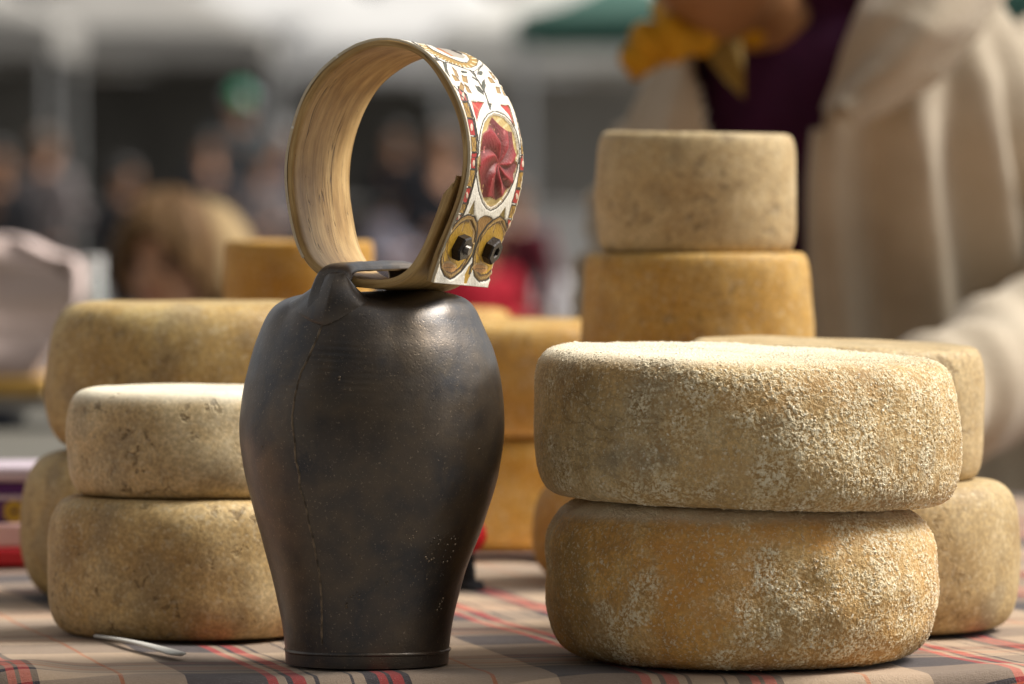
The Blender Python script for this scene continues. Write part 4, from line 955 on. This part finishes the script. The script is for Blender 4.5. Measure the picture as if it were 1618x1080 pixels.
crowd(868, 392, 22, 1, 'small visitor in white grey top next to the maroon jacket', 'white', 'blue', 'grey', SKIN, .3)

# ---- the child behind the cheeses
Hc = P(280, 302, 7.4).z - GROUND
kc = Hc / 1.72
Jc = standing(Hc, 0, 0, .04, (0, -.10, -.02))
# a child's head is larger
Jc['head'] = (0, -.03, Hc - .112 * .68 - .018); Jc['neck'] = (0, 0, Hc - .20); Jc['chest'] = (0, 0, Hc - .36); Jc['shl'] = (-.105, 0, Hc - .29); Jc['shr'] = (.105, 0, Hc - .29)
body, jm, tm, shm, hm_, Mxc = person_parts('person', Jc, .62, .008, head_yaw=R(-18), head_pitch=R(2), head_s=.68, hair=dict(thick=.030, fringe=.52, low=-.70, back=-.95, seed=9), sub=2, head_roll=0)
cpos = P(266, 302, 7.4); ch_o = obj('person', body, SKIN, None, True); ch_o.location = (cpos.x, 7.4, GROUND); 
tag(ch_o, 'child with brown bowl cut hair peeping over the rear left cheese', 'person')
hb = M('child_hair'); ho = hb.co.outputs['Object']; hn = hb.noise(hb.mapping(ho, scale=(1, 1, .12)), 260, 3)
hb.P(Base_Color=hb.ramp(hn, [(.35, (.05, .025, .009)), (.65, (.20, .11, .042))]), Roughness=.65); hb.b.inputs['Specular IOR Level'].default_value = .15; hb.bump(hn, .002)
obj('hair', hm_, hb.m, ch_o, True); obj('jacket', jm, FM['grey'], ch_o, True); obj('trousers', tm, FM['dark'], ch_o, True); obj('shoes', shm, FM['black'], ch_o)
hdm = hair_mesh('hood', Matrix.Translation(Vector((.040, .050, -.010))) @ Mxc @ Matrix.Scale(.95, 4), thick=.03, low=-.9, fringe=.55, back=-1.0, seed=2)
obj('hood', hdm, cloth_mat('tan_fur', (.34, .24, .12)), ch_o, True)
eyem = simple('dark_eye', (.02, .012, .01), .2); lipm = simple('lip', (.40, .12, .08), .5)
for sx in (-1, 1):
    bm = bmesh.new(); bmesh.ops.create_uvsphere(bm, u_segments=16, v_segments=10, radius=.0165, matrix=Mxc @ Matrix.Translation((sx * .028, -.070, .004)))
    obj('eye', bm, eyem, ch_o, True)
bm = bmesh.new(); bmesh.ops.create_uvsphere(bm, u_segments=16, v_segments=10, radius=1, matrix=Mxc @ Matrix.Translation((0, -.088, -.062)) @ Matrix.Diagonal((.020, .008, .007, 1)))
obj('mouth', bm, lipm, ch_o, True)

# ---- the seller leaning over the table
DV = 5.0
def VP(px, py, d=DV): return P(px, py, d)
V0 = VP(1330, 600, DV)
Js = dict(pelvis=(VP(1420, 900).x, 5.12, .14), waist=(VP(1400, 640).x, 5.06, .18 + .0), chest=VP(1335, 215, 5.0), neck=VP(1205, 20, 4.93), head=VP(1128, -128, 4.84),
          shl=VP(1085, 190, 4.97), shr=VP(1535, 120, 5.02), ell=VP(985, 560, 4.95), wrl=VP(1040, 640, 4.72), elr=VP(1735, 500, 4.93), wrr=VP(1400, 655, 4.66),
          hipl=(VP(1330, 900).x, 5.12, .08), hipr=(VP(1510, 900).x, 5.12, .08), knl=(VP(1330, 900).x, 5.06, -.30), knr=(VP(1520, 900).x, 5.10, -.30),
          anl=(VP(1320, 900).x, 5.10, GROUND + .085), anr=(VP(1530, 900).x, 5.16, GROUND + .085), foot=(0, -.12, -.03), pnl=Vector((0, 0, 1)), pnr=Vector((0, 0, 1)))
Js['waist'] = VP(1400, 560, 5.05)
body, jm, tm, shm, hm_, Mxs = person_parts('person', Js, .92, .010, head_yaw=R(-15), head_pitch=R(28), head_s=.98, hair=dict(thick=.016, fringe=.5, low=-.1, back=-.6), sub=2)
SKIN3 = simple('brown_skin', (.27, .125, .045), .55, var=.12, scale=30)
sel = obj('person', body, SKIN3, None, True); tag(sel, 'market seller in cream coat, purple pullover and yellow scarf leaning over the table', 'person')
obj('trousers', tm, FM['black'], sel, True); obj('shoes', shm, FM['black'], sel); obj('hair', hm_, HM['grey'], sel, True)
for sx in (-1, 1):
    bm = bmesh.new(); bmesh.ops.create_uvsphere(bm, u_segments=16, v_segments=10, radius=.012, matrix=Mxs @ Matrix.Translation((sx * .028, -.070, .004)))
    obj('eye', bm, eyem, sel, True)

coatm = M('cream_fleece'); fo = coatm.co.outputs['Object']
coatm.P(Base_Color=coatm.ramp(coatm.noise(fo, 9, 3), [(.35, (.38, .315, .23)), (.65, (.50, .425, .32))]), Roughness=.95); coatm.b.inputs['Sheen Weight'].default_value = .2
coatm.b.inputs['Specular IOR Level'].default_value = .15; coatm.bump(coatm.noise(fo, 160, 4), .0015)
jer = simple('purple_knit', (.040, .008, .030), .9, var=.25, scale=30, bump=.001, spec=.15)
scm = simple('yellow_scarf', (.50, .25, .012), .75, var=.3, scale=30, bump=.001, spec=.2)
def loft(name, rows_, b=.12, na=160, nr=150, fold=0.0, thick=.0, open_fn=None, cap=True, seed=1, ycen=5.0, inner=False):
    """rows_: (py, xl, xr, ycentre, depth radius). closed body of cloth; folds run down it"""
    r = np.array(rows_, float); q_ = np.linspace(0, len(r) - 1, nr); rr = np.stack([smooth(np.interp(q_, np.arange(len(r)), r[:, i]), 9) for i in range(5)], -1)
    A_ = np.linspace(-math.pi, math.pi, na, endpoint=False)
    V = np.zeros((na, nr, 3))
    for j in range(nr):
        py, xl, xr, yc, dep = rr[j]; a_ = (xr - xl) / 2; cx = (xr + xl) / 2
        pc = P(cx, py, yc); ra = a_ / F_PX * yc
        f = fold * ((.5 - np.abs(np.sin(A_ * 7.5 + .5 * math.sin(j * .04) + .6))) * 1.3 + np.sin(A_ * 17 + 2 + j * .012) * .30 + np.sin(A_ * 4 + j * .02) * .4) * min(1, max(0, (j / nr - .16) * 3.2))
        ca_, sa_ = np.cos(A_), np.sin(A_)
        e_ = 1 / (np.abs(ca_) ** 2.3 + np.abs(sa_) ** 2.3) ** (1 / 2.3)
        V[:, j, 0] = pc.x + (ra + f) * e_ * sa_; V[:, j, 1] = pc.y - (dep + f) * e_ * ca_; V[:, j, 2] = pc.z
    F = grid_faces(na, nr, True)
    return V.reshape(-1, 3), F, na, nr
coat_rows = [(-75, 1175, 1500, 4.99, .060), (-30, 1130, 1545, 4.98, .085), (20, 1095, 1580, 4.98, .105), (70, 1065, 1610, 4.98, .120), (130, 1038, 1640, 4.98, .130), (205, 1002, 1655, 4.98, .135), (300, 972, 1675, 5.0, .140), (400, 960, 1690, 5.02, .145), (520, 958, 1700, 5.04, .150),
             (700, 960, 1712, 5.06, .155), (900, 965, 1720, 5.08, .16), (1150, 960, 1725, 5.10, .165), (1500, 965, 1720, 5.11, .165)]
Vc, Fc, na, nr = loft('coat', coat_rows, fold=.017)
edge_r = np.array([(-80, 1430), (0, 1378), (60, 1362), (120, 1342), (170, 1312), (210, 1291), (260, 1284), (330, 1281), (420, 1283), (520, 1290), (700, 1297), (1000, 1300), (1600, 1300)], float)
edge_l = np.array([(-80, 1105), (0, 1085), (60, 1082), (100, 1090), (150, 1106), (205, 1116), (300, 1122), (520, 1150), (800, 1230), (1000, 1290), (1600, 1296)], float)
fpx, fpy = proj(Vc[Fc].mean(1)[:, 0], Vc[Fc].mean(1)[:, 1], Vc[Fc].mean(1)[:, 2]); front = Vc[Fc].mean(1)[:, 1] < 4.985
keep = ~(front & (fpx < np.interp(fpy, edge_r[:, 0], edge_r[:, 1])) & (fpx > np.interp(fpy, edge_l[:, 0], edge_l[:, 1])))
co_ = obj('coat', mesh_np('coat', Vc, Fc[keep]), coatm.m, sel, True)
so_ = co_.modifiers.new('thickness', 'SOLIDIFY'); so_.thickness = .010; so_.offset = 0
jr_rows = [(y_, a_ + 42, b_ - 42, c_, d_ - .026) for (y_, a_, b_, c_, d_) in coat_rows]
jr_rows[0] = (-75, 1170, 1330, 4.95, .055); jr_rows[1] = (-30, 1130, 1450, 4.96, .07)
Vj, Fj, _, _ = loft('pullover', jr_rows, fold=.003)
obj('pullover', mesh_np('pullover', Vj, Fj), jer, sel, True)
# collar flap of the coat (a folded hood lying on the shoulder)
hp = [(1400, -40, 4.86), (1352, 60, 4.845), (1338, 120, 4.835), (1322, 172, 4.83)]
nu_, nv_ = 60, 40; Vh = []
topc = dense([(1395, -50), (1368, 5), (1345, 75), (1330, 130), (1312, 178)], nu_); botc = dense([(1600, -50), (1588, -15), (1560, 40), (1480, 118), (1345, 182)], nu_)
for i in range(nu_):
    for j in range(nv_):
        t = j / (nv_ - 1); x_ = topc[i][0] * (1 - t) + botc[i][0] * t; y_ = topc[i][1] * (1 - t) + botc[i][1] * t
        Vh.append(P(x_, y_ + 6 * math.sin(t * 9 + i * .1), 4.836 - .030 * math.sin(t * math.pi) - .030 * t + .004 * math.sin(t * 14 + i * .12) + .0011 * max(0, 20 - i) + .09 * max(0, t - .55) * (1 - i / nu_)))
fl_o = obj('hood_flap', mesh_np('hood_flap', Vh, grid_faces(nu_, nv_)), coatm.m, sel, True)
so_ = fl_o.modifiers.new('thickness', 'SOLIDIFY'); so_.thickness = .016; so_.offset = 0
# sleeves
def sleeve(pts, rads, seed):
    N_ = 90; a = np.array([tuple(p) for p in pts]); t0 = np.linspace(0, 1, len(a)); tt_ = np.linspace(0, 1, N_)
    c_ = np.stack([smooth(np.interp(tt_, t0, a[:, i]), 15) for i in range(3)], -1); rr = np.interp(tt_, t0, rads); V = []; n = 48; up = Vector((0, 1, .1))
    for i in range(N_):
        tn = Vector(c_[min(i + 1, N_ - 1)] - c_[max(i - 1, 0)]).normalized(); u_ = tn.cross(up).normalized(); w_ = tn.cross(u_)
        for k_ in range(n):
            an = 2 * math.pi * k_ / n; f = .005 * math.sin(i * .42 + 2 * math.sin(an) + seed) + .003 * math.sin(i * .9 + an * 2)
            V.append(Vector(c_[i]) + (u_ * math.cos(an) + w_ * math.sin(an)) * (rr[i] + f))
    F = [(i * n + k_, i * n + (k_ + 1) % n, (i + 1) * n + (k_ + 1) % n, (i + 1) * n + k_) for i in range(N_ - 1) for k_ in range(n)] + [tuple(range(n)), tuple((N_ - 1) * n + k_ for k_ in range(n))[::-1]]
    return mesh_np('sleeve', V, F)
obj('sleeve', sleeve([VP(1520, 90, 5.0), VP(1600, 180, 5.0), VP(1680, 330, 4.98), VP(1745, 490, 4.93), VP(1630, 560, 4.85), VP(1510, 625, 4.74), VP(1425, 665, 4.66)], [.060, .070, .068, .064, .060, .055, .048], 1), coatm.m, sel, True)
obj('sleeve', sleeve([VP(1090, 190, 4.99), VP(1040, 300, 4.98), VP(1010, 430, 4.97), VP(995, 550, 4.93), VP(1015, 600, 4.84), VP(1035, 635, 4.75)], [.048, .055, .054, .052, .050, .045], 4), coatm.m, sel, True)
# scarf: a roll round the neck, a bunched tail thrown out to the left and a pointed end on the chest
ctr = VP(1138, 30, 4.93); nk_ = []
for i in range(41):
    a = 2 * math.pi * i / 40; nk_.append(ctr + Vector((-.004 + .040 * math.cos(a), .05 * math.sin(a), -.010 * math.cos(a + .6))))
obj('scarf', tube_mesh('scarf', nk_, [.014 + .003 * math.sin(i * 1.1) for i in range(41)], 16), scm, sel, True)
knot = [VP(1120, 55, 4.84), VP(1085, 60, 4.83), VP(1050, 62, 4.83), VP(1025, 72, 4.83), VP(1008, 95, 4.83), VP(1004, 120, 4.84)]
a_ = np.array([tuple(p) for p in knot]); tt_ = np.linspace(0, 5, 40); kp = [Vector([np.interp(t, range(6), a_[:, i]) for i in range(3)]) for t in tt_]
obj('scarf_tail', tube_mesh('scarf_tail', kp, [np.interp(t, range(6), [.014, .018, .021, .020, .016, .006]) * (1 + .12 * math.sin(t * 5)) for t in tt_], 20), scm, sel, True)
bm = bmesh.new(); tri = [VP(1100, 55, 4.85), VP(1150, 50, 4.84), VP(1172, 60, 4.85), VP(1176, 110, 4.845), VP(1176, 155, 4.85), VP(1150, 130, 4.84), VP(1120, 95, 4.84)]
v1 = [bm.verts.new(p) for p in tri]; v2 = [bm.verts.new(p + Vector((0, .012, 0))) for p in tri]; bm.faces.new(v1); bm.faces.new(v2[::-1])
for i in range(len(tri)): bm.faces.new((v1[i], v2[i], v2[(i + 1) % len(tri)], v1[(i + 1) % len(tri)]))
obj('scarf_end', bm, simple('dark_mustard', (.20, .12, .012), .8, var=.3), sel)

# ================================================================== small things on the tables
# purple box on a red one, far left
D_ = 3.80
pur = simple('purple_card', (.075, .008, .12), .45, var=.1); whi = simple('white_card', (.46, .38, .42), .6, var=.08); redc = simple('red_card', (.42, .008, .015), .45, var=.1); gold = simple('gold_print', (.50, .32, .03), .5, var=.2); pinkc = simple('pink_card', (.58, .36, .33), .6, var=.08)
xr_ = P(62, 740, D_).x
def zat(py, d=D_): return P(809, py, d).z
zA, zB, zC = zat(865), zat(826), zat(762); zD = zat(738)
bx_ = empty('gift_box', (xr_ - .10, D_ + .05, zB)); tag(bx_, 'purple carton with white lid at the far left edge', 'box')
box_obj('carton', (0, 0, (zC - zB) / 2), (.195, .09, zC - zB), pur, bx_, bev=.002); box_obj('lid', (0.002, 0, zC - zB + (zD - zC) / 2 + .0005), (.205, .10, zD - zC), whi, bx_, bev=.003)
box_obj('stripe', (0, -.0462, (zC - zB) * .62), (.19, .002, .003), whi, bx_)
bm = bmesh.new()
for i in range(7):
    a = i * 2 * math.pi / 7; bmesh.ops.create_cone(bm, cap_ends=True, segments=10, radius1=.0030, radius2=.0030, depth=.0016, matrix=Matrix.Translation((.083 + .0048 * math.cos(a), -.0462, .0075 + .0048 * math.sin(a))) @ Matrix.Rotation(math.pi / 2, 4, 'X'))
obj('gold_emblem', bm, gold, bx_)
rb = empty('tray_box', (xr_ - .10, D_ + .05, 0)); tag(rb, 'shallow red box with pale pink top under the purple carton', 'box')
box_obj('tray', (0, 0, zA / 2 + .0012), (.21, .11, zA - .002), redc, rb, bev=.003); box_obj('tray_top', (0, 0, (zA + zB) / 2), (.205, .105, zB - zA - .0008), pinkc, rb, bev=.002)
# pink bundle on a board, on the farther table
D2 = 5.95
tp = M('pale_pink_paper'); to = tp.co.outputs['Object']; tp.P(Base_Color=tp.mix(tp.noise(to, 14, 3), (.66, .50, .45), (.74, .60, .55)), Roughness=.8); tp.bump(tp.noise(to, 60, 3), .002)
bmz = P(0, 592, D2).z
prof2 = dense([(-170, 592), (-165, 430), (-110, 385), (-40, 372), (10, 371), (45, 378), (85, 398), (122, 408), (132, 430), (131, 470), (116, 500), (96, 540), (72, 575), (60, 592)], 80)
V, F = [], []
for j, (off, sc_) in enumerate([(-.05, .975), (-.047, .99), (-.04, 1.0), (.03, 1.0), (.06, .97), (.07, .88)]):
    c0 = np.array([-20, 500])
    for i, (a, b) in enumerate(prof2): 
        aa, bb = c0 + (np.array([a, b]) - c0) * sc_; V.append(P(aa, min(bb, 592), D2) + Vector((0, off + .006 * math.sin(i * .5 + j), 0)))
n = len(prof2); F = [(j * n + i, j * n + i + 1, (j + 1) * n + i + 1, (j + 1) * n + i) for j in range(5) for i in range(n - 1)] + [tuple(range(n)), tuple(5 * n + i for i in range(n))[::-1]]
tag(obj('paper_bundle', mesh_np('paper_bundle', V, F), tp.m, None, True), 'pale pink wrapped bundle with humped top at the far left', 'bundle')
bd_x = P(75, 600, D2).x
bz0, bz1 = P(0, 622, D2).z, bmz
bd = box_obj('serving_board', (bd_x - .12, D2 + .02, (bz0 + bz1) / 2 - .0005), (.25, .16, bz1 - bz0 - .001), simple('ochre_wood', (.46, .27, .06), .5, var=.2, scale=12), bev=.004)
tag(bd, 'thick ochre wooden board under the pink bundle', 'board')
sc_o = empty('scale_tray', (bd_x - .10, D2, .0036)); tag(sc_o, 'low dark metal tray with pale rim under the wooden board', 'tray')
box_obj('tray_base', (-.03, .02, .010), (.20, .16, .018), simple('dark_blue_steel', (.03, .035, .05), .4, .5), sc_o, bev=.004)
box_obj('tray_body', (.02, .02, .0195 + (bz0 - .0036 - .0205) / 2), (.24, .15, bz0 - .0036 - .0205), simple('grey_steel', (.32, .31, .30), .4, .6), sc_o, bev=.003)
# pale jar
jar = empty('glass_jar', (P(146, 440, 6.1).x, 6.1, .0036)); tag(jar, 'pale jar between pink bundle and child', 'jar')
jt = P(146, 405, 6.1).z - .0036; bm = bmesh.new(); pr = [(.012, 0), (.0125, .01), (.0135, jt * .8), (.012, jt * .88), (.0105, jt * .9)]
rg = [[bm.verts.new((r_ * math.cos(a * math.pi / 12), r_ * math.sin(a * math.pi / 12), z_)) for a in range(24)] for r_, z_ in pr]
for i in range(len(rg) - 1):
    for a in range(24): bm.faces.new((rg[i][a], rg[i][(a + 1) % 24], rg[i + 1][(a + 1) % 24], rg[i + 1][a]))
bm.faces.new(rg[0][::-1]); bm.faces.new(rg[-1])
obj('jar_body', bm, simple('milky_glass', (.55, .57, .55), .25, var=.15), jar, True)
bm = bmesh.new(); bm_cyl(bm, (0, 0, jt * .905), (0, 0, jt), .0125, .012, 24); obj('jar_lid', bm, simple('pale_lid', (.70, .70, .68), .4), jar)
# red knob on dark foot behind the bell
kb = empty('knob_stand', (P(740, 870, 3.62).x, 3.62, 0)); tag(kb, 'red ball knob on a black foot half hidden by the bell', 'knob')
kz = P(740, 845, 3.62).z
bm = bmesh.new(); bmesh.ops.create_uvsphere(bm, u_segments=32, v_segments=20, radius=.0118, matrix=Matrix.Translation((0, 0, kz))); obj('ball_knob', bm, simple('red_plastic', (.50, .008, .015), .35, var=.05), kb, True)
bm = bmesh.new(); bm_cyl(bm, (0, 0, .004), (0, 0, kz - .010), .0050, .0036, 20); bm_cyl(bm, (0, 0, .0), (0, 0, .005), .011, .009, 24); obj('foot', bm, FM['black'], kb)
# pink sheet of paper under the blurred middle pair
bm = bmesh.new(); nx_ = 20
vv = [[bm.verts.new((P(790, 900, DM).x - .16 + .32 * i / nx_, DM - .17 + .30 * j / nx_, .0008 + .0006 * math.sin(i * .9) * math.sin(j * .7) * 0 + (.004 * max(0, (3 - j) / 3) if 5 < i < 16 else 0))) for j in range(nx_ + 1)] for i in range(nx_ + 1)]
for i in range(nx_):
    for j in range(nx_): bm.faces.new((vv[i][j], vv[i + 1][j], vv[i + 1][j + 1], vv[i][j + 1]))
ps = obj('paper_sheet', bm, tp.m, None, True); tag(ps, 'pink paper sheet lying under the blurred middle pair of wheels', 'paper'); so_ = ps.modifiers.new('t', 'SOLIDIFY'); so_.thickness = .0006
# white plastic stick
def G(px, py):
    d = ray(px, py); t = -CAM_H / d.z; return Vector((0, 0, CAM_H)) + d * t
a, b = G(152, 1011), G(286, 1041); a.z = b.z = .0022; N_ = 30; d = (b - a).normalized(); nrm = Vector((-d.y, d.x, 0)); V = []
for i in range(N_):
    t = i / (N_ - 1); c = a.lerp(b, t); wd_ = (.0018 + .0042 * t ** 1.6) * math.sqrt(max(.02, 1 - max(0, (t - .93) / .07) ** 2)); z_ = .0012 * math.sin(t * 3.1)
    for (l_, h_) in ((-1, .0), (-.8, .0008), (0, .0011), (.8, .0008), (1, 0), (.8, -.0006), (-.8, -.0006)): V.append(c + nrm * wd_ * l_ + Vector((0, 0, h_ + z_)))
F = [(i * 7 + k_, i * 7 + (k_ + 1) % 7, (i + 1) * 7 + (k_ + 1) % 7, (i + 1) * 7 + k_) for i in range(N_ - 1) for k_ in range(7)] + [tuple(range(7))[::-1], tuple((N_ - 1) * 7 + k_ for k_ in range(7))]
tag(obj('tasting_stick', mesh_np('tasting_stick', V, F), simple('white_plastic', (.55, .53, .48), .85, var=.05), None, True), 'white plastic tasting stick lying on the cloth before the left pair', 'tasting stick')

# ================================================================== tents and buildings behind
canv = {'white': simple('white_canvas', (.56, .55, .53), .8, var=.06, scale=2), 'grey': simple('grey_canvas', (.27, .255, .23), .8, var=.1, scale=2), 'dark': simple('dark_curtain', (.085, .08, .07), .9, var=.2, scale=2), 'green': simple('green_canvas', (.03, .095, .07), .8, var=.1, scale=2), 'cream': simple('cream_canvas', (.62, .60, .55), .8, var=.08, scale=2)}
polem = simple('tent_pole', (.45, .45, .44), .4, .7); goods = simple('dark_goods', (.05, .045, .04), .8); gw = simple('pale_goods', (.5, .48, .45), .7)
def tent(x, y, wdt, dep, eave, ridge, mt, label, curtain=None, rz=0.0, val=.28, valm=None):
    t = empty('market_tent', (x, y, GROUND), rz); tag(t, label, 'tent', 'market tents across the square')
    n = 14; V = []; F = []
    for i in range(n + 1):
        for j in range(n + 1):
            a = i / n * 2 - 1; b = j / n * 2 - 1; m_ = max(abs(a), abs(b)); V.append((a * wdt / 2, b * dep / 2, eave + (ridge - eave) * (1 - m_) ** .9 - .05 * math.sin(math.pi * m_)))
    F = [(i * (n + 1) + j, (i + 1) * (n + 1) + j, (i + 1) * (n + 1) + j + 1, i * (n + 1) + j + 1) for i in range(n) for j in range(n)]
    c = obj('canopy', mesh_np('canopy', V, F), canv[mt], t, True); s_ = c.modifiers.new('t', 'SOLIDIFY'); s_.thickness = .01
    bm = bmesh.new()
    for (sx, sy, lx, ly) in ((0, -1, wdt, .02), (0, 1, wdt, .02), (-1, 0, .02, dep - .05), (1, 0, .02, dep - .05)): bm_box(bm, (sx * wdt / 2, sy * dep / 2, eave - val / 2 - .012), (lx, ly, val))
    obj('valance', bm, canv[valm or mt], t)
    for sx in (-1, 1):
        for sy in (-1, 1):
            bm = bmesh.new(); bm_cyl(bm, (sx * (wdt / 2 - .06), sy * (dep / 2 - .06), 0), (sx * (wdt / 2 - .06), sy * (dep / 2 - .06), eave - .02), .03, n=10); obj('pole', bm, polem, t)
    if curtain: box_obj('back_curtain', (0, dep / 2 - .12, (eave - val - .3) / 2 + .25), (wdt - .2, .02, eave - val - .35), canv[curtain], t)
    return t
def px_x(px, D): return (px - 809) / F_PX * D
tent(px_x(680, 58), 58, 3.0, 3.0, 2.35, 3.35, 'white', 'bright white tent behind the top of the collar', 'dark')
tent(px_x(445, 66), 66, 3.4, 3.0, 2.75, 3.9, 'white', 'pale tent between the grey tent and the bright white one', 'dark')
tent(px_x(210, 60), 60, 3.0, 3.0, 2.55, 3.5, 'grey', 'grey tent at the upper left', 'dark')
tent(px_x(-150, 52), 52, 3.0, 3.0, 2.45, 3.4, 'grey', 'tent reaching in at the left edge', 'dark')
tent(px_x(950, 50), 50, 2.9, 3.0, 2.30, 3.1, 'cream', 'cream tent with a green valance left of the seller', 'grey', valm='cream')
tent(px_x(985, 33), 33, 1.25, 2.2, 1.96, 2.25, 'green', 'green awning left of the seller\'s scarf', None, val=.14)
tent(px_x(1600, 40), 40, 3.0, 3.0, 2.3, 3.3, 'green', 'green tent behind the seller\'s shoulder', 'green')
def counter(x, y, wdt, label, mt=None, hgt=.8):
    t = empty('stall_counter', (x, y, GROUND)); tag(t, label, 'counter', 'sales counters under the far tents')
    box_obj('counter_top', (0, 0, hgt), (wdt, .8, .04), gw, t); box_obj('skirt', (0, -.38, hgt / 2 - .02), (wdt - .02, .02, hgt - .05), mt or goods, t)
    for sx in (-1, 1): box_obj('leg', (sx * (wdt / 2 - .1), .3, hgt / 2 - .02), (.05, .05, hgt - .05), polem, t)
counter(px_x(640, 55), 55.5, 2.4, 'counter with dark skirt under the bright white tent'); counter(px_x(180, 57), 57.5, 2.6, 'counter with dark skirt under the grey tent')
counter(px_x(940, 47), 47.6, 2.4, 'pale fronted counter under the cream tent', gw)
# building
wallm = M('old_render'); wo = wallm.co.outputs['Object']; wallm.P(Base_Color=wallm.mix(wallm.noise(wo, .5, 5), (.23, .205, .17), (.33, .30, .26)), Roughness=.9)
roofm = simple('slate_roof', (.10, .09, .085), .7, var=.3, scale=3); glassm = simple('window_glass', (.03, .035, .04), .15); framem = simple('window_frame', (.32, .30, .27), .6)
def house(x, y, wdt, hgt, label, cols, rowsn, dark_ground=True):
    t = empty('town_house', (x, y, GROUND)); tag(t, label, 'building')
    box_obj('wall', (0, 4, hgt / 2), (wdt, 8, hgt), wallm.m, t)
    bm = bmesh.new(); v = [bm.verts.new(p) for p in ((-wdt / 2 - .4, -.5, hgt), (wdt / 2 + .4, -.5, hgt), (wdt / 2 + .4, 8.5, hgt), (-wdt / 2 - .4, 8.5, hgt), (-wdt / 2 - .4, 4, hgt + 3), (wdt / 2 + .4, 4, hgt + 3))]
    for f in ((0, 1, 5, 4), (2, 3, 4, 5), (0, 4, 3), (1, 2, 5), (0, 3, 2, 1)): bm.faces.new([v[i] for i in f])
    obj('roof', bm, roofm, t)
    for r_ in range(rowsn):
        for c_ in range(cols):
            wx = (c_ + .5) / cols * wdt - wdt / 2; wz = 1.5 + r_ * 3.0; wh = 2.2 if r_ == 0 else 1.5
            wz = 1.25 if r_ == 0 else wz
            f = box_obj('window', (wx, -.02, wz), (1.35 if r_ else wdt / cols * .62, .10, wh), framem, t); box_obj('pane', (wx, -.075, wz), (1.15 if r_ else wdt / cols * .56, .02, wh - .2), glassm, f)
    return t
house(px_x(150, 90), 90, 11, 9, 'rendered town house with dark shop openings far behind at the left', 4, 3)
house(px_x(1250, 94), 94, 11, 10, 'rendered town house far behind at the right', 4, 3)

# unseen houses behind the camera, added to close off the low sky there
for i_, (hx, hw_, hh_) in enumerate(((-17, 15, 13), (-1, 16, 14), (16, 17, 12))):
    b_ = house(0, 0, hw_, hh_, ('unseen rendered house added behind the viewer to block sky, left of three', 'unseen rendered house added behind the viewer to block sky, middle of three', 'unseen rendered house added behind the viewer to block sky, right of three')[i_], 5, 4)
    b_.location = (hx, -9, GROUND); b_.rotation_euler = (0, 0, math.pi)
